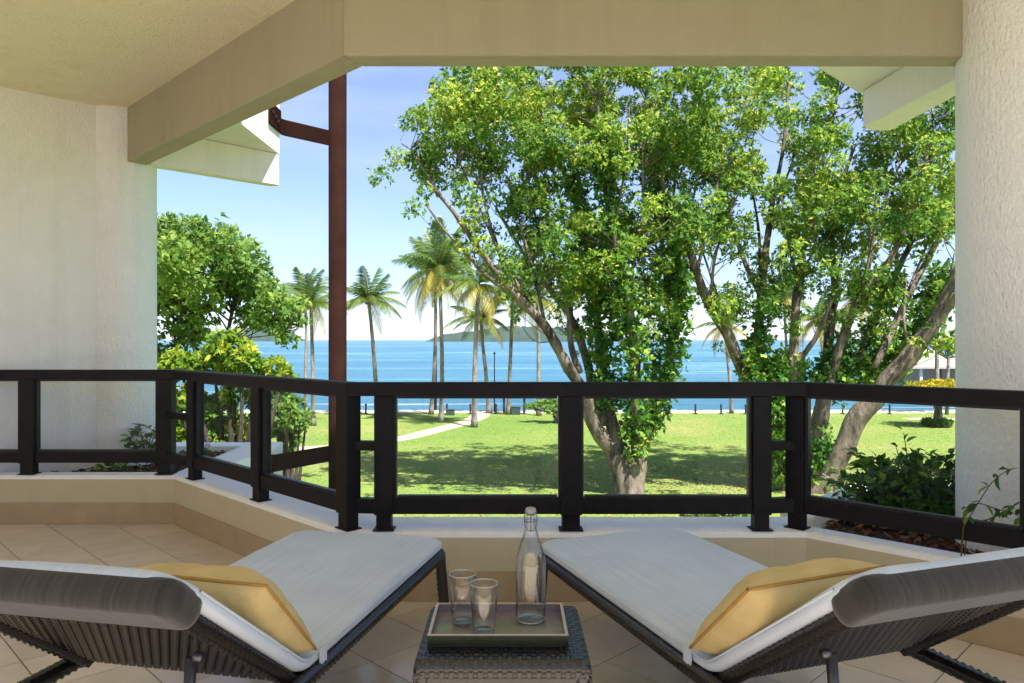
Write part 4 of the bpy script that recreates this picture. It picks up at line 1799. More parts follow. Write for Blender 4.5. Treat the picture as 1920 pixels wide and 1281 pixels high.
T2 = [
    [(1545, 905, 44, 30.5), (1566, 872, 42, 30.3), (1581, 840, 40, 30.1), (1602, 790, 40, 29.9), (1640, 752, 38, 29.6), (1666, 711, 36, 29.3), (1706, 668, 34, 29), (1735, 628, 32, 28.7), (1772, 570, 30, 28.4), (1802, 505, 26, 28.1), (1850, 420, 20, 27.8), (1890, 320, 14, 27.6)],
    [(1475, 925, 40, 31), (1458, 882, 36, 31), (1446, 832, 32, 31), (1432, 770, 28, 31), (1398, 712, 26, 30.9), (1366, 630, 23, 30.6), (1330, 572, 20, 30.3), (1306, 512, 18, 30), (1288, 450, 15, 29.8), (1255, 385, 12, 29.6), (1238, 320, 9, 29.5), (1232, 210, 7, 29.5)],
    [(1440, 800, 22, 31), (1426, 720, 21, 31.3), (1421, 640, 19, 31.5), (1428, 550, 17, 31.7), (1436, 470, 14, 31.9), (1448, 380, 11, 32), (1470, 270, 8, 32), (1478, 150, 6, 32)],
    [(1490, 860, 24, 30.7), (1487, 760, 22, 30.5), (1486, 700, 20, 30.3), (1490, 620, 18, 30.1), (1495, 540, 16, 30), (1508, 455, 14, 29.9), (1530, 380, 11, 29.8), (1545, 290, 8, 29.8), (1570, 180, 6, 29.8)],
    [(1535, 880, 26, 30.6), (1532, 790, 24, 30.8), (1546, 715, 22, 31), (1557, 610, 19, 31.2), (1566, 545, 16, 31.4), (1560, 470, 12, 31.6), (1568, 380, 9, 31.8), (1600, 280, 7, 32)],
    [(1540, 800, 22, 30.4), (1560, 702, 20, 30.2), (1585, 620, 18, 30), (1624, 540, 16, 29.8), (1664, 495, 13, 29.6), (1700, 420, 10, 29.4), (1730, 330, 8, 29.3), (1750, 220, 6, 29.3)],
    [(1600, 690, 16, 30.5), (1640, 600, 15, 31), (1682, 508, 13, 31.5), (1712, 440, 10, 32), (1716, 350, 8, 32.3), (1690, 240, 6, 32.5)],
    [(1640, 690, 15, 29.6), (1684, 595, 14, 30), (1706, 552, 13, 30.2), (1742, 480, 11, 30.4), (1790, 400, 9, 30.6), (1830, 330, 7, 30.8)],
    [(1486, 690, 12, 30.3), (1525, 640, 11, 30), (1545, 600, 9, 29.8), (1560, 560, 8, 29.6)],
    [(1428, 560, 11, 31.7), (1400, 500, 10, 31.9), (1375, 430, 8, 32), (1360, 350, 6, 32)],
]
T2 += fan([(1306, 512, 30), (1330, 572, 30.3), (1428, 550, 31.7), (1436, 470, 31.9), (1495, 540, 30), (1490, 620, 30.1), (1557, 610, 31.2), (1566, 545, 31.4), (1585, 620, 30), (1624, 540, 29.8), (1684, 595, 30), (1706, 668, 29), (1735, 628, 28.7), (1366, 630, 30.6), (1682, 508, 31.5)],
          [(1350, 300), (1385, 360), (1400, 300), (1500, 260), (1460, 330), (1540, 420), (1600, 390), (1520, 300), (1650, 360), (1690, 300), (1750, 430), (1700, 520), (1790, 470), (1300, 420), (1640, 250)], 6)
TR2 = [[(1535, 940, 66, 30.6), (1540, 915, 52, 30.5), (1552, 890, 46, 30.4)],
       [(1482, 950, 56, 31), (1474, 922, 44, 31), (1460, 885, 38, 31)]]
crown2 = [
    ([(1300, 40), (1880, 40), (1880, 380), (1800, 440), (1700, 430), (1600, 420), (1480, 400), (1400, 330), (1330, 300)], 285, 2.1, 0.52, 0.02),
    ([(1290, 300), (1400, 330), (1500, 400), (1640, 420), (1640, 480), (1500, 500), (1450, 440), (1340, 470), (1290, 440)], 64, 1.6, 0.44, 0.02),
    ([(1640, 300), (1880, 300), (1880, 500), (1760, 470), (1680, 440)], 60, 1.6, 0.48, -0.02),
    ([(1390, 500), (1500, 500), (1480, 600), (1420, 580), (1340, 620), (1330, 540)], 22, 1.5, 0.42, -0.1),
    ([(1530, 470), (1700, 470), (1690, 560), (1560, 570)], 26, 1.4, 0.40, -0.05),
]
ivy2 = [
    ([(1660, 700, 10), (1690, 660, 14), (1720, 620, 14), (1750, 570, 14), (1780, 520, 10)], 44, 0.60),
    ([(1590, 720, 14), (1630, 690, 14), (1660, 650, 14)], 46, 0.75),
    ([(1420, 730, 12), (1440, 690, 14), (1480, 690, 10), (1510, 715, 10)], 40, 0.6),
    ([(1470, 880, 10), (1470, 820, 16), (1465, 760, 20), (1470, 715, 16)], 40, 0.5),
    ([(1590, 650, 10), (1565, 680, 14), (1545, 715, 14)], 30, 0.5),
    ([(1640, 620, 10), (1655, 570, 14), (1680, 515, 14)], 22, 0.45),
    ([(1400, 690, 10), (1425, 640, 14), (1430, 560, 14)], 22, 0.45),
    ([(1545, 905, 10), (1538, 860, 14), (1535, 820, 10)], 26, 0.5),
]
big_tree('large many limbed tree with a stout leaning trunk beside the big column', (1515, 930), 30.6, T2, crown2, ivy2, 23, TR2)


# --- leafy tree beyond the side wall
def left_tree():
    d0 = 24.0
    base = at(250, HOR + 6.22 * F / d0, d0)
    origin = Vector((base.x, base.y, GZ))
    root = empty('broadleaf_tree', origin)
    tag(root, 'rounded light green tree rising behind the far column', 'tree', 'trees further out in the garden')
    limbs = [
        [(250, 1000, 60), (255, 860, 48), (290, 740, 36), (350, 690, 24), (400, 655, 14), (440, 620, 9), (500, 600, 6), (560, 610, 4)],
        [(262, 830, 30), (250, 700, 28), (280, 600, 20), (330, 520, 12), (350, 450, 8)],
        [(300, 730, 18), (330, 650, 16), (400, 560, 11), (450, 510, 7)],
        [(425, 632, 8), (440, 560, 7), (445, 500, 5)],
    ]
    nodes = []
    for L in limbs:
        p, rd = limb_from_px(L, d0)
        build_limb('limb' if L is not limbs[0] else 'trunk', p, rd, M['barkd'], root, origin)
        nodes += p[2:]
    clumps = make_clumps([(90, 480), (200, 420), (300, 416), (345, 414), (372, 436), (412, 426), (442, 462), (484, 478), (508, 494), (512, 530), (470, 560), (400, 590), (300, 600), (100, 640)], 190, d0, 1.4, 0.50, -0.3, 5)
    clumps += make_clumps([(470, 545), (520, 540), (566, 570), (560, 600), (520, 610), (460, 600)], 26, d0, 0.7, 0.34, -0.4, 6)
    clumps += make_clumps([(500, 600), (560, 600), (560, 638), (520, 632)], 10, d0, 0.5, 0.26, -0.6, 8)
    clumps += make_clumps([(250, 600), (380, 600), (385, 640), (370, 690), (330, 690), (310, 700), (250, 740)], 42, d0, 0.8, 0.36, -0.3, 7)
    twig_web(clumps, nodes, M['barkd'], root, origin, 0.03, 0.010)
    r = np.random.default_rng(4)
    cs, ow = clump_leaves(clumps, 150, 0.75, r)
    hue = np.array([mnoise.noise(Vector(c * 0.5)) for c in cs]) * 0.3
    v, f, rn = whorls(cs, ow, 6, 0.17, 0.5, rbias=0.5, rvar=0.15, r=r, bias=hue)
    crown_obj('crown', v, f, rn, M['leafl'], root, origin)


left_tree()


def puff_tree(name, label, base, trunk_h, trunk_r, blobs, mat, n_whorl, leaf_len, group=None, cat='tree', bark='barkd', per=6, limbs=5, hue=0.3):
    """trunk, a few limbs and a crown made of leaf clumps; blobs: (dx, dy, z above ground, radius, flat)"""
    origin = Vector(base)
    root = empty(name, origin)
    tag(root, label, cat, group)
    b = MB()
    lean = Vector((rng.normal() * 0.03, rng.normal() * 0.03, 0))
    b.tube([Vector((0, 0, -0.05)), Vector((0, 0, trunk_h * 0.5)) + lean * 3, Vector((0, 0, trunk_h)) + lean * 5], [trunk_r * 1.2, trunk_r, trunk_r * 0.7], 10, True, wob=0.2)
    b.build('trunk', M[bark], root, smooth=True)
    r = np.random.default_rng(abs(hash(label)) % 1000 if False else len(label) * 7 + int(abs(base[0]) * 3))
    b = MB()
    cs, ow = [], []
    for dx, dy, z, rad, flat in blobs:
        c = Vector((dx, dy, z))
        a = Vector((0, 0, trunk_h * 0.9))
        m = (a + c) / 2 + Vector((0, 0, -0.1 * (c - a).length))
        b.tube([a, m, c], [trunk_r * 0.6, trunk_r * 0.4, trunk_r * 0.15], 6, False)
        k = max(6, int(n_whorl * rad * rad))
        d = rand_dirs(k, r)
        q_ = d * (r.random((k, 1)) ** 0.35) * rad
        q_[:, 2] *= flat
        cs.append(np.array(c) + q_)
        ow.append(d)
    b.build('branches', M[bark], root, smooth=True)['kind'] = 'stuff'
    cs, ow = np.concatenate(cs), np.concatenate(ow)
    hb = np.array([mnoise.noise(Vector(c * (1.2 / max(0.3, blobs[0][3])))) for c in cs]) * hue
    v, f, rn = whorls(cs, ow, per, leaf_len, 0.5, rbias=0.5, rvar=0.18, r=r, bias=hb)
    o = np_mesh('crown', v, f, M[mat], root, rn)
    o['kind'] = 'stuff'
    return root


def gp(px, d):
    return ((px - 960) / F * d, d, GZ)


# yellow green shrub trees close to the balcony
def rel(px, py, d, base):
    p = at(px, py, d)
    return (p.x - base[0], p.y - base[1], p.z - GZ)


D = 9.2
bs = gp(440, D)
blobs = []
for px, py, rp, dd, fl_ in ((428, 658, 42, 0, 0.9), (400, 678, 30, 0.2, 0.8), (458, 676, 26, -0.2, 0.8), (335, 680, 30, 0.3, 0.8), (312, 700, 20, 0.2, 0.8), (356, 686, 18, 0.1, 0.7), (512, 694, 26, 0.1, 0.7), (486, 700, 20, 0, 0.7), (534, 700, 12, 0, 0.8),
                            (350, 745, 26, 0.2, 0.8), (405, 770, 34, 0.3, 0.8), (440, 740, 20, 0.1, 0.7), (398, 815, 34, 0.3, 0.8), (455, 800, 22, 0.2, 0.8), (420, 850, 34, 0.2, 0.8), (340, 800, 26, 0.3, 0.9), (460, 850, 24, 0.2, 0.9), (475, 745, 16, 0.1, 0.8)):
    x, y, z = rel(px, py, D + dd, bs)
    blobs.append((x, y, z, rp / F * D, fl_))
puff_tree('shrub_tree', 'bright yellow green clipped shrub tree beyond the planter', bs, 4.4, 0.09, blobs, 'leafy', 2900, 0.080, 'garden shrub trees', hue=0.45)
D = 10.2
bs = gp(545, D)
blobs = []
for px, py, rp in ((520, 745, 24), (545, 720, 14), (550, 760, 16), (535, 780, 24), (562, 790, 15), (520, 800, 18), (545, 820, 14), (575, 780, 9), (515, 770, 18), (525, 720, 16), (540, 838, 8)):
    x, y, z = rel(px, py, D + rng.normal() * 0.15, bs)
    blobs.append((x, y, z, rp / F * D, 0.9))
puff_tree('shrub_tree', 'mid green drooping shrub tree behind the slanting railing section', bs, 4.0, 0.07, blobs, 'leafl', 3600, 0.075, 'garden shrub trees')

# golden flat crowned tree with a hedge ring, right
D = ground_d(800)
bs = gp(1757, D)
blobs = [(0, 0, 2.75, 1.0, 0.6)]
for k in range(11):
    a = 2 * PI * k / 11
    blobs.append((1.45 * math.cos(a), 1.45 * math.sin(a), 2.6 + rng.normal() * 0.06, 0.82, 0.55))
for k in range(6):
    a = 2 * PI * k / 6
    blobs.append((0.7 * math.cos(a), 0.7 * math.sin(a), 2.95 + rng.normal() * 0.06, 0.7, 0.5))
puff_tree('umbrella_tree', 'low round golden leaved tree on the lawn near the big column', bs, 2.0, 0.26, blobs, 'leafo', 170, 0.17, 'small ornamental trees on the lawn', bark='bark')


def hedge(base, r_out, r_in, h, label, mat='leafd', n=900, arc_=2 * PI):
    root = empty('hedge', base)
    tag(root, label, 'hedge')
    r = np.random.default_rng(3)
    a = r.random(n) * arc_
    rr = r_in + (r_out - r_in) * r.random(n)
    z = h * r.random(n) ** 0.6
    cs = np.stack([rr * np.cos(a), rr * np.sin(a), z], 1)
    v, f, rn = whorls(cs, rand_dirs(n, r) * 0.6, 5, 0.14, 0.5, r=r)
    np_mesh('foliage', v, f, M[mat], root, rn)['kind'] = 'stuff'
    b = MB()
    b.tube([(0.9 * r_out * math.cos(t) * 0.9, 0.9 * r_out * math.sin(t) * 0.9, h * 0.3) for t in np.linspace(0, arc_, 20)], h * 0.25, 6)
    b.build('stems', M['barkd'], root)


hedge(bs, 0.95, 0.45, 0.5, 'low clipped ring of hedge round the foot of the golden tree')

D = 62.0
bs = gp(1775, D)
blobs = []
for px, py, rp in ((1770, 640, 20), (1750, 632, 12), (1790, 650, 18), (1800, 632, 22), (1760, 650, 12), (1812, 655, 18), (1740, 642, 8)):
    x, y, z = rel(px, py, D + rng.normal() * 0.5, bs)
    blobs.append((x, y, z, rp / F * D, 0.7))
puff_tree('ornamental_tree', 'lime green tree in front of the open pavilion', bs, 5.2, 0.14, blobs, 'leafy', 130, 0.25, 'small ornamental trees on the lawn', bark='barkp')

D = 55.5
bs = gp(1040, D)
blobs = []
for px, py, rp in ((1035, 752, 11), (1015, 757, 12), (1000, 763, 10), (1050, 760, 14), (1065, 765, 12), (1030, 766, 12), (1050, 778, 12), (1075, 775, 10), (990, 760, 6)):
    x, y, z = rel(px, py, D + rng.normal() * 0.5, bs)
    blobs.append((x, y, z, rp / F * D, 0.5))
puff_tree('umbrella_tree', 'low spreading light green tree near the shore behind the middle post', bs, 1.0, 0.16, blobs, 'leafl', 300, 0.2, 'small ornamental trees on the lawn')

# ground cover by the building and leafy shoots at the leaning trunk
puff_tree('ground_shrub', 'low green shrub on the ground just beyond the sill', gp(1345, 26.4), 0.2, 0.05,
          [(-0.9, 0, 0.15, 0.35, 0.5), (-0.45, 0.1, 0.2, 0.4, 0.5), (0.05, 0, 0.18, 0.4, 0.5), (0.5, 0.1, 0.2, 0.38, 0.5), (0.95, 0, 0.15, 0.3, 0.5)], 'leafl', 420, 0.16, cat='shrub')

# short grass standing on the lawn, and leaves fallen under the trees
r_ = np.random.default_rng(77)
n_ = 45000
dd_ = 24 + 39 * r_.random(n_) ** 1.25
xx_ = dd_ * (-0.42 + 1.06 * r_.random(n_))
g_p = np.stack([xx_, dd_, np.full(n_, GZ - 0.01)], 1)
g_a = rand_dirs(n_, r_) * 0.55 + np.array([0, 0, 1.0])
g_a /= np.linalg.norm(g_a, axis=1, keepdims=True)
pp0 = []
for px, py in ((300, 846), (420, 845), (520, 843), (620, 838), (700, 830), (760, 821), (820, 806), (870, 793), (895, 783), (902, 777), (905, 775)):
    pp0.append(((px - 960) / F * ground_d(py), ground_d(py)))
pl_ = np.array(smooth_line(pp0, 8))
on_path = np.array([np.min((pl_[:, 0] - x) ** 2 + (pl_[:, 1] - y) ** 2) < 0.75 for x, y in zip(xx_, dd_)])
xx_, dd_, g_p, g_a = xx_[~on_path], dd_[~on_path], g_p[~on_path], g_a[~on_path]
n_ = len(xx_)
patch = np.array([mnoise.noise(Vector((x * 0.22, y * 0.22, 4.0))) for x, y in zip(xx_, dd_)])
v, f = leaf_quads(g_p, g_a, rand_dirs(n_, r_), 0.022 + 0.035 * r_.random(n_), 0.03 + 0.05 * r_.random(n_))
M['grass'] = mat_leaf("grass_blades", [(0.0, (0.105, 0.18, 0.038)), (0.5, (0.165, 0.23, 0.052)), (0.8, (0.23, 0.25, 0.075)), (1.0, (0.36, 0.31, 0.14))], 0.40, 0.8)
o = np_mesh('grass', v, f, M['grass'], None, np.repeat(np.clip(0.48 + 0.55 * patch + 0.16 * r_.normal(size=n_), 0, 1), 4))
tag(o, 'short mown grass blades over the lawn', kind='stuff')
n_ = 1500
cx_ = np.where(r_.random(n_) < 0.5, 4.7, 12.4)
px_ = np.stack([cx_ + 4.2 * r_.normal(size=n_), 31.5 + 3.6 * r_.normal(size=n_), np.full(n_, GZ + 0.03) + 0.03 * r_.random(n_)], 1)
ax_ = rand_dirs(n_, r_)
ax_[:, 2] *= 0.15
ax_ /= np.linalg.norm(ax_, axis=1, keepdims=True)
v, f = leaf_quads(px_, ax_, np.tile(np.array([0, 0, 1.0]), (n_, 1)) + 0.3 * rand_dirs(n_, r_), 0.10 + 0.10 * r_.random(n_), 0.06 + 0.05 * r_.random(n_))
M['litter'] = mat_leaf("fallen_leaf", [(0.0, (0.09, 0.055, 0.025)), (0.6, (0.24, 0.14, 0.05)), (1.0, (0.42, 0.30, 0.09))], 0.1, 0.8)
o = np_mesh('fallen_leaves', v, f, M['litter'], None, np.repeat(r_.random(n_), 4))
tag(o, 'dry brown leaves fallen on the grass under the big trees', kind='stuff')

# ------------------------------------------------------------------ coconut palms
def frond_mesh(name, L, droop, yellow, seed):
    r = np.random.default_rng(seed)
    n = 34
    t = np.linspace(0, 1, n)
    # rachis rises then droops
    x = L * (t - 0.12 * droop * t ** 3)
    z = L * (0.10 * t - droop * 0.62 * t ** 2.1)
    R_ = np.stack([x, np.zeros(n), z], 1)
    vs, fs, rn = [], [], []
    for k in range(n - 1):      # midrib strip, three sided
        wr = 0.016 * (1 - t[k] * 0.85)
        o = len(vs)
        for p, wv in ((R_[k], wr), (R_[k + 1], 0.016 * (1 - t[k + 1] * 0.85))):
            vs += [p + [0, wv, 0], p + [0, -wv, 0], p + [0, 0, -wv]]
        fs += [(o, o + 3, o + 4, o + 1), (o + 1, o + 4, o + 5, o + 2), (o + 2, o + 5, o + 3, o)]
        rn += [0.75] * 6
    for k in range(2, n):
        tt = t[k]
        ll = L * 0.30 * (math.sin(PI * min(1, tt * 0.92 + 0.10)) ** 0.6) * (0.85 + 0.3 * r.random())
        tan = R_[k] - R_[k - 1]
        tan = tan / np.linalg.norm(tan)
        for s in (-1, 1):
            d = tan * (0.55 + 0.35 * tt) + np.array([0, s * 0.85, 0]) + np.array([0, 0, -0.35 - 0.3 * r.random()])
            d /= np.linalg.norm(d)
            base = R_[k]
            mid = base + d * ll * 0.5
            tip = base + d * ll + np.array([0, 0, -0.28 * ll])
            wv = tan * 0.014
            o = len(vs)
            vs += [base - wv * 0.7, base + wv * 0.7, mid + wv, mid - wv, tip, tip + wv * 0.15]
            fs += [(o, o + 1, o + 2, o + 3), (o + 3, o + 2, o + 5, o + 4)]
            q_ = np.clip(yellow + 0.12 * r.normal(), 0, 1)
            rn += [q_] * 6
    o = np_mesh(name, np.array(vs), np.array(fs), M['frond'], None, rn)
    me = o.data
    bpy.data.objects.remove(o)
    return me


FROND = [frond_mesh('frond', 1.0, 0.35, 0.42, 1), frond_mesh('frond', 1.0, 0.75, 0.45, 2), frond_mesh('frond', 1.0, 1.15, 0.55, 3), frond_mesh('frond', 1.0, 1.5, 0.85, 4)]
M['coconut'] = mat_simple("coconut", (0.16, 0.13, 0.03), 0.5)


def palm(trunk_px, d, crown_r, label, nf=20, yellow=0.25, wid=8, seed=1, nuts=True):
    """trunk_px: photo points of the trunk from the ground up"""
    r = random.Random(seed)
    base = at(trunk_px[0][0], trunk_px[0][1], d)
    origin = Vector((base.x, base.y, GZ))
    root = empty('coconut_palm', origin)
    tag(root, label, 'palm tree', 'coconut palms along the shore')
    pts = [(origin.x, origin.y, GZ)] + [tuple(at(px, py, d)) for px, py in trunk_px[1:]]
    P = smooth_line(pts, 6)
    rad = []
    for i in range(len(P)):
        t = i / (len(P) - 1)
        rad.append(wid / F * d / 2 * (1.0 - 0.35 * t + 0.5 * max(0, 0.08 - t) / 0.08) * (1 + 0.03 * (i % 2)))
    b = MB()
    b.tube([Vector(p) - origin for p in P], rad, 10, True, wob=0.12)
    b.build('trunk', M['barkp'], root, smooth=True)
    top = Vector(P[-1]) - origin
    for k in range(nf):
        q_ = k / nf
        if q_ < 0.2:
            me, el = FROND[0], r.uniform(55, 80)
        elif q_ < 0.5:
            me, el = FROND[1], r.uniform(25, 55)
        elif q_ < 1 - yellow * 0.6:
            me, el = FROND[2], r.uniform(0, 28)
        else:
            me, el = FROND[3], r.uniform(-22, 5)
        o = bpy.data.objects.new('frond', me)
        C.objects.link(o)
        o.parent = root
        az = 2.399963 * k + r.uniform(-0.25, 0.25)
        sc = crown_r * r.uniform(0.85, 1.15)
        o.location = top + Vector((0, 0, 0.05))
        o.rotation_euler = (r.uniform(-0.25, 0.25), -R(el), az)
        o.scale = (sc, sc, sc)
    if nuts:
        for k in range(4):
            b = MB()
            a = k * 1.6 + seed
            b.lathe([(0.001, -0.16), (0.09, -0.10), (0.12, 0.0), (0.09, 0.10), (0.001, 0.15)], 8)
            b.build('coconut', M['coconut'], root, smooth=True, loc=top + Vector((0.2 * math.cos(a), 0.2 * math.sin(a), -0.15)))
    return root


palm([(573, 786), (573, 700), (574, 620), (571, 548)], 60, 2.3, 'slim palm with paired trunk standing nearer the leafy tree beside the pole', 18, 0.3, 7, 1)
palm([(587, 800), (587, 720), (585, 640), (583, 572)], 54, 2.5, 'palm just beside the reddish pole with its crown half hidden by it', 20, 0.3, 9, 2)
palm([(708, 778), (704, 710), (698, 630), (691, 565)], 61, 3.0, 'lone palm leaning slightly between the pole and the cluster of palms', 20, 0.15, 9, 3)
palm([(808, 779), (814, 700), (817, 600), (815, 520)], 62, 3.4, 'palm with yellowing fronds behind the paired trunk in the cluster', 22, 0.5, 8, 4)
palm([(827, 793), (829, 700), (827, 600), (824, 505)], 56, 3.6, 'tall dense palm at the edge of the cluster with its crown under the big tree', 24, 0.4, 9, 5)
palm([(889, 802), (890, 710), (893, 610), (898, 535)], 53, 3.0, 'straight palm rising beside the bend of the garden path', 22, 0.45, 10, 6)
palm([(917, 775), (911, 700), (905, 645), (902, 600)], 63, 2.9, 'short palm with low dark crown before the wooded island', 20, 0.2, 8, 7)
palm([(953, 777), (956, 700), (959, 620), (961, 550)], 62, 3.0, 'pale trunked palm between the low palm and the forked tree', 20, 0.4, 8, 8)
palm([(1010, 780), (1010, 700), (1009, 620), (1006, 560)], 61, 3.0, 'dark trunked palm seen behind the long slanting limb', 20, 0.25, 8, 9)
palm([(1105, 778), (1107, 700), (1108, 620), (1109, 540)], 62, 3.0, 'palm hidden behind the leaf covered forked trunk', 18, 0.3, 8, 10)
palm([(1372, 776), (1368, 710), (1363, 660), (1360, 612)], 63, 2.4, 'small yellowing palm behind the gap between the two big trees', 18, 0.6, 7, 11)
palm([(1548, 777), (1546, 700), (1540, 640), (1532, 600)], 64, 2.9, 'pale palm behind the thin limbs of the many limbed tree', 18, 0.5, 7, 12)
palm([(1480, 777), (1478, 700), (1474, 640), (1470, 560)], 66, 2.8, 'hazy palm behind the left limbs of the many limbed tree', 18, 0.5, 7, 13)
palm([(1625, 778), (1622, 700), (1618, 640), (1612, 560)], 66, 2.9, 'yellow green palm beyond the stout leaning trunk', 18, 0.6, 7, 14)
palm([(1757, 790), (1757, 720), (1757, 640), (1756, 545)], 68, 3.0, 'palm with white trunk standing before the open pavilion', 18, 0.4, 9, 15)

# dense leafy top in the palm cluster
D = 66
bs = gp(815, D)
blobs = []
for px, py, rp in ((820, 440, 22), (828, 470, 28), (800, 465, 20), (850, 480, 24), (815, 415, 12), (790, 480, 14), (862, 500, 18), (840, 505, 22), (776, 495, 8)):
    x, y, z = rel(px, py, D + rng.normal() * 0.6, bs)
    blobs.append((x, y, z, rp / F * D, 0.95))
puff_tree('broadleaf_tree', 'slender leafy tree rising behind the tallest palms', bs, 11.5, 0.16, blobs, 'leaf', 60, 0.30, 'trees further out in the garden')

# ------------------------------------------------------------------ shore furniture
def bollard(px, label):
    d = 62.4
    x = (px - 960) / F * d
    root = empty('bollard', (x, d, GZ))
    tag(root, label, 'bollard', 'black bollards along the shore')
    b = MB()
    b.lathe([(0.001, 0), (0.20, 0.0), (0.20, 0.05), (0.11, 0.09), (0.085, 0.14), (0.075, 0.72), (0.10, 0.75), (0.10, 0.80), (0.06, 0.86), (0.001, 0.88)], 10)
    b.build('post', M['darkmetal'], root)


for px, lab in ((686, 'black bollard at the shore before the lone leaning palm'), (838, 'black bollard beside the paired palm trunks by the green box'), (882, 'black bollard beside the straight palm at the path end'),
                (930, 'black bollard between the low palm and the dark posts'), (1256, 'black bollard nearest the leaf covered forked trunk'), (1304, 'second black bollard from the leaf covered forked trunk'), (1352, 'third black bollard from the leaf covered forked trunk'),
                (1398, 'fourth black bollard from the leaf covered forked trunk, by the corner post'), (1580, 'black bollard nearest the stout leaning trunk'), (1668, 'black bollard alone between leaning trunk and golden tree')):
    bollard(px, lab)

M['boxgreen'] = mat_simple("box_paint", (0.03, 0.05, 0.05), 0.6)


def box_thing(name, px, d, w_, h, dp, mat, label, cat, lid=True):
    x = (px - 960) / F * d
    root = empty(name, (x, d, GZ))
    tag(root, label, cat)
    b = MB()
    b.box(0, 0, h * 0.46, w_, dp, h * 0.92)
    b.build('body', mat, root, bevel=0.02)
    b = MB()
    b.box(0, 0, h * 0.96, w_ + 0.08, dp + 0.08, h * 0.08)
    b.build('lid', mat, root, bevel=0.015)
    return root


box_thing('storage_box', 845, 61.5, 0.65, 0.5, 0.5, M['boxgreen'], 'dark green storage box on the lawn beside the paired palm trunks', 'box')
box_thing('storage_box', 967, 62, 0.75, 0.66, 0.6, M['boxgreen'], 'dark box standing between two dark posts near the shore', 'box')
for px, lab in ((945, 'dark lantern post at the shore next to the bollard'), (983, 'dark lantern post at the shore next to the low spreading tree')):
    d = 62.2
    root = empty('lantern_post', ((px - 960) / F * d, d, GZ))
    tag(root, lab, 'post', 'dark lantern posts by the shore')
    b = MB()
    b.lathe([(0.001, 0), (0.14, 0), (0.14, 0.06), (0.10, 0.12), (0.09, 1.15), (0.12, 1.2), (0.12, 1.22), (0.001, 1.22)], 10)
    b.build('post', M['darkmetal'], root)
    b = MB()
    b.lathe([(0.001, 1.22), (0.11, 1.23), (0.11, 1.5), (0.16, 1.52), (0.05, 1.66), (0.001, 1.68)], 8)
    b.build('lantern', M['darkmetal'], root)
# thin mast
d = 63.8
root = empty('lamp_mast', ((927 - 960) / F * d, d, GZ + 0.06))
tag(root, 'thin dark mast at the water edge beside the low palm', 'mast')
b = MB()
b.tube([(0, 0, 0), (0, 0, 4.9)], [0.06, 0.04], 8)
b.build('post', M['darkmetal'], root, smooth=True)
b = MB()
b.lathe([(0.001, 4.85), (0.09, 4.9), (0.09, 5.05), (0.001, 5.12)], 8)
b.build('lamp_head', M['darkmetal'], root)

# ------------------------------------------------------------------ open pavilion far right
d = 82.0
px0, px1 = 1690, 1960
x0, x1 = (px0 - 960) / F * d, (px1 - 960) / F * d
pav = empty('pavilion', ((x0 + x1) / 2, d + 4, GZ))
tag(pav, 'open sided white pavilion with grey shingled hip roofs beyond the lawn', 'building')
hw = (x1 - x0) / 2


def hip(cx, cy, hx, hy, ze, zr, name):
    b = MB()
    rx = max(0.1, hx - hy)
    vs = [(cx - hx, cy - hy, ze), (cx + hx, cy - hy, ze), (cx + hx, cy + hy, ze), (cx - hx, cy + hy, ze), (cx - rx, cy, zr), (cx + rx, cy, zr),
          (cx - hx, cy - hy, ze - 0.2), (cx + hx, cy - hy, ze - 0.2), (cx + hx, cy + hy, ze - 0.2), (cx - hx, cy + hy, ze - 0.2)]
    b.add(vs, [(0, 1, 5, 4), (1, 2, 5), (2, 3, 4, 5), (3, 0, 4), (6, 7, 1, 0), (7, 8, 2, 1), (8, 9, 3, 2), (9, 6, 0, 3), (9, 8, 7, 6)])
    return b.build(name, M['roofs'], pav)


hip(-hw + 4.0, 0, 4.0, 3.6, 3.2, 5.6, 'roof')
hip(4.2, -0.5, 4.8, 4.0, 3.0, 6.2, 'roof')
b = MB()
b.box(0, 0, 0.2, 2 * hw, 7, 0.4)
b.build('plinth', M['prom'], pav)
for k in range(8):
    b = MB()
    b.box(-hw + 0.6 + k * (2 * hw - 1.2) / 7, -3.0, 1.7, 0.28, 0.28, 2.6)
    b.build('pillar', M['pillarwhite'] if k % 2 else M['darkmetal'], pav)
b = MB()
b.box(-hw + 2.4, -2.6, 0.9, 2.6, 0.7, 0.9)
b.build('counter', M['darkmetal'], pav)
b = MB()
b.box(2.2, -2.6, 0.9, 3.4, 0.7, 0.7)
b.build('counter', M['darkmetal'], pav)
b = MB()
b.box(0, 3.2, 1.6, 2 * hw - 1, 0.2, 2.5)
b.build('rear_wall', M['pillarwhite'], pav)


# ------------------------------------------------------------------ planter plants
def leaf_mesh(name, L, W, seed):
    r = random.Random(seed)
    vs, fs = [], []
    n = 5
    for k in range(n + 1):
        t = k / n
        w_ = W / 2 * math.sin(PI * min(1, t * 0.93 + 0.04)) ** 0.75 if k < n else 0.0005
        zc = -0.35 * L * t * t
        y = L * t
        vs += [(-w_, y, zc + w_ * 0.45), (0, y, zc), (w_, y, zc + w_ * 0.45)]
    for k in range(n):
        a = 3 * k
        fs += [(a, a + 1, a + 4, a + 3), (a + 1, a + 2, a + 5, a + 4)]
    rv = r.random()
    o = np_mesh(name, np.array(vs), np.array(fs), M['leafd'], None, [rv] * len(vs), smooth=True)
    me = o.data
    bpy.data.objects.remove(o)
    return me


LEAVES = [leaf_mesh('leaf', 1, 0.52, k) for k in range(6)]


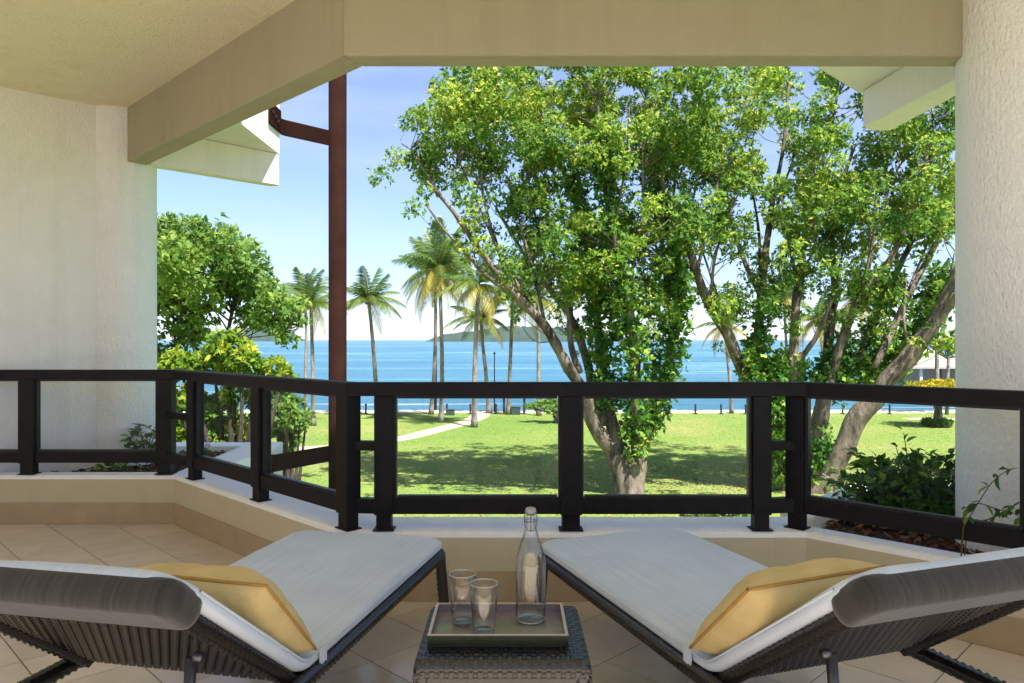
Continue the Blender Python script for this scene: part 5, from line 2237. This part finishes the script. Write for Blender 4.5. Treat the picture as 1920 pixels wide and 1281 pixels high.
def place_leaf(parent, p, dirv, L, k, mat=None):
    o = bpy.data.objects.new('leaf', LEAVES[k % len(LEAVES)])
    C.objects.link(o)
    o.parent = parent
    d = Vector(dirv).normalized()
    qd = d.to_track_quat('Y', 'Z')
    o.rotation_mode = 'QUATERNION'
    o.rotation_quaternion = qd @ Matrix.Rotation(random.uniform(-0.7, 0.7), 3, 'Y').to_quaternion()
    o.location = p
    o.scale = (L, L, L)
    return o


def leafy_bush(name, label, base, rx, ry, h, stems, n_leaf, L, n_inner, group=None, seed=1):
    r = random.Random(seed)
    root = empty(name, base)
    tag(root, label, 'plant', group)
    tips = []
    sb = MB()
    for k in range(stems):
        a = 2 * PI * k / stems + r.uniform(-0.3, 0.3)
        q_ = math.sqrt(r.uniform(0.08, 1))
        ex, ey = rx * q_ * math.cos(a), ry * q_ * math.sin(a)
        ez = h * (1.0 - 0.55 * q_ ** 2) * r.uniform(0.75, 1.15)
        p = smooth_line([(0.1 * ex, 0.1 * ey, 0), (0.55 * ex, 0.55 * ey, 0.55 * ez), (ex, ey, ez)], 6)
        sb.tube([Vector(v) for v in p], list(np.linspace(0.006, 0.0018, len(p))), 5, False)
        tips.append(p)
    sb.build('stems', M['stem'], root, smooth=True)
    spots = []
    for p in tips:
        for k, v in enumerate(p):
            if k < 3:
                continue
            for m in range(2 + (k > 8) * 3):
                spots.append((Vector(v), Vector(v) - Vector(p[k - 1])))
    r.shuffle(spots)
    for k, (v, t) in enumerate(spots[:n_leaf]):
        out = Vector((v.x, v.y, 0)).normalized() if v.xy.length > 0.01 else Vector((0, -1, 0))
        dv = t.normalized() * 0.6 + out * 0.5 + Vector((r.uniform(-1, 1), r.uniform(-1, 1), r.uniform(-0.5, 0.5))) * 0.8
        place_leaf(root, v + Vector((r.uniform(-1, 1), r.uniform(-1, 1), r.uniform(-1, 1))) * L * 0.3, dv, L * r.uniform(0.7, 1.25), k)
    if n_inner:
        rr = np.random.default_rng(seed)
        d = rand_dirs(n_inner, rr)
        d[:, 2] = np.abs(d[:, 2])
        c = d * (rr.random((n_inner, 1)) ** 0.5) * np.array([rx * 0.85, ry * 0.85, h * 0.72])
        c[:, 2] += 0.03
        v, f, rn = whorls(c, d, 3, L * 0.95, 0.5, rbias=0.4, r=rr)
        np_mesh('inner_leaves', v, f, M['leafd'], root, rn)['kind'] = 'stuff'
    return root


leafy_bush('planter_bush', 'dark green leafy bush filling the planter beside the big column', (2.26, 4.18, 0.25), 0.50, 0.40, 0.47, 30, 295, 0.062, 900, seed=3)
leafy_bush('planter_bush', 'small leafy plant at the foot of the far column', at(275, 855, 5.75) , 0.16, 0.14, 0.30, 9, 70, 0.055, 40, seed=5)
leafy_bush('planter_weed', 'low sprawling weeds in the mulch beside the far column', (at(222, 850, 5.6).x, 5.6, 0.27), 0.22, 0.12, 0.10, 9, 50, 0.045, 20, seed=8)
leafy_bush('planter_weed', 'small tuft of green weeds poking out under the railing', (at(232, 880, 5.38).x, 5.38, 0.27), 0.10, 0.07, 0.09, 6, 24, 0.04, 0, seed=9)

# purple flower
fb = at(408, 858, 6.1)
root = empty('purple_flower', (fb.x - 0.12, fb.y, 0.27))
tag(root, 'small purple flowering plant in the mulch before the yellow green shrub', 'flower')
b = MB()
for k in range(5):
    b.tube([(0, 0, 0), (0.02 * math.cos(k * 1.3), 0.02 * math.sin(k * 1.3), 0.09), (0.06 * math.cos(k * 1.3), 0.05 * math.sin(k * 1.3), 0.14 + 0.02 * k)], 0.003, 5)
b.build('stem', M['stem'], root)
for k in range(26):
    b = MB() if k == 0 else b
    if k == 0:
        b.v, b.f = [], []
    c = Vector((random.gauss(0, 0.035), random.gauss(0, 0.03), 0.16 + random.gauss(0, 0.03)))
    a = Vector((random.uniform(-1, 1), random.uniform(-1, 1), random.uniform(-0.3, 1))).normalized() * 0.03
    s_ = a.cross(Vector((0, 0, 1))).normalized() * 0.013
    b.add([c, c + a * 0.5 + s_, c + a, c + a * 0.5 - s_], [(0, 1, 2, 3)])
o = b.build('petals', M['petal'], root)
o['kind'] = 'stuff'
for k in range(14):
    place_leaf(root, Vector((random.gauss(0, 0.03), random.gauss(0, 0.03), 0.03 + 0.06 * random.random())), (random.uniform(-1, 1), random.uniform(-1, 1), 0.3), 0.05, k)

# sparse creeper in front of the big column
root = empty('creeper', (2.32, 3.02, 0.25))
tag(root, 'sparse thin stemmed creeper with few leaves against the big column', 'plant')
sb = MB()
org = Vector((2.32, 3.02, 0.25))
stems = [[(1800, 1000), (1830, 950), (1860, 905), (1890, 882), (1908, 878)],
         [(1800, 975), (1830, 945), (1870, 955), (1905, 965), (1935, 985)],
         [(1805, 985), (1850, 975), (1880, 960), (1915, 940), (1945, 915)]]
k = 0
for si, st_ in enumerate(stems):
    dep = [3.16 + 0.02 * si - 0.02 * j for j in range(len(st_))]
    P = [at(px, py, d_) - org for (px, py), d_ in zip(st_, dep)]
    p = smooth_line([tuple(v) for v in P], 5)
    p[0] = np.array((p[0][0], p[0][1], 0.0))
    sb.tube([Vector(v) for v in p], list(np.linspace(0.0028, 0.0012, len(p))), 5, False)
    for j in range(3, len(p), 2 if si else 3):
        v = Vector(p[j])
        place_leaf(root, v, (random.uniform(-1, 1), random.uniform(-0.6, 0.6), random.uniform(-0.8, 0.5)), random.uniform(0.035, 0.06), k)
        if random.random() < 0.5:
            place_leaf(root, v, (random.uniform(-1, 1), random.uniform(-0.6, 0.6), random.uniform(-0.3, 0.8)), random.uniform(0.03, 0.05), k + 1)
        k += 1
sb.build('stems', M['stem'], root, smooth=True)
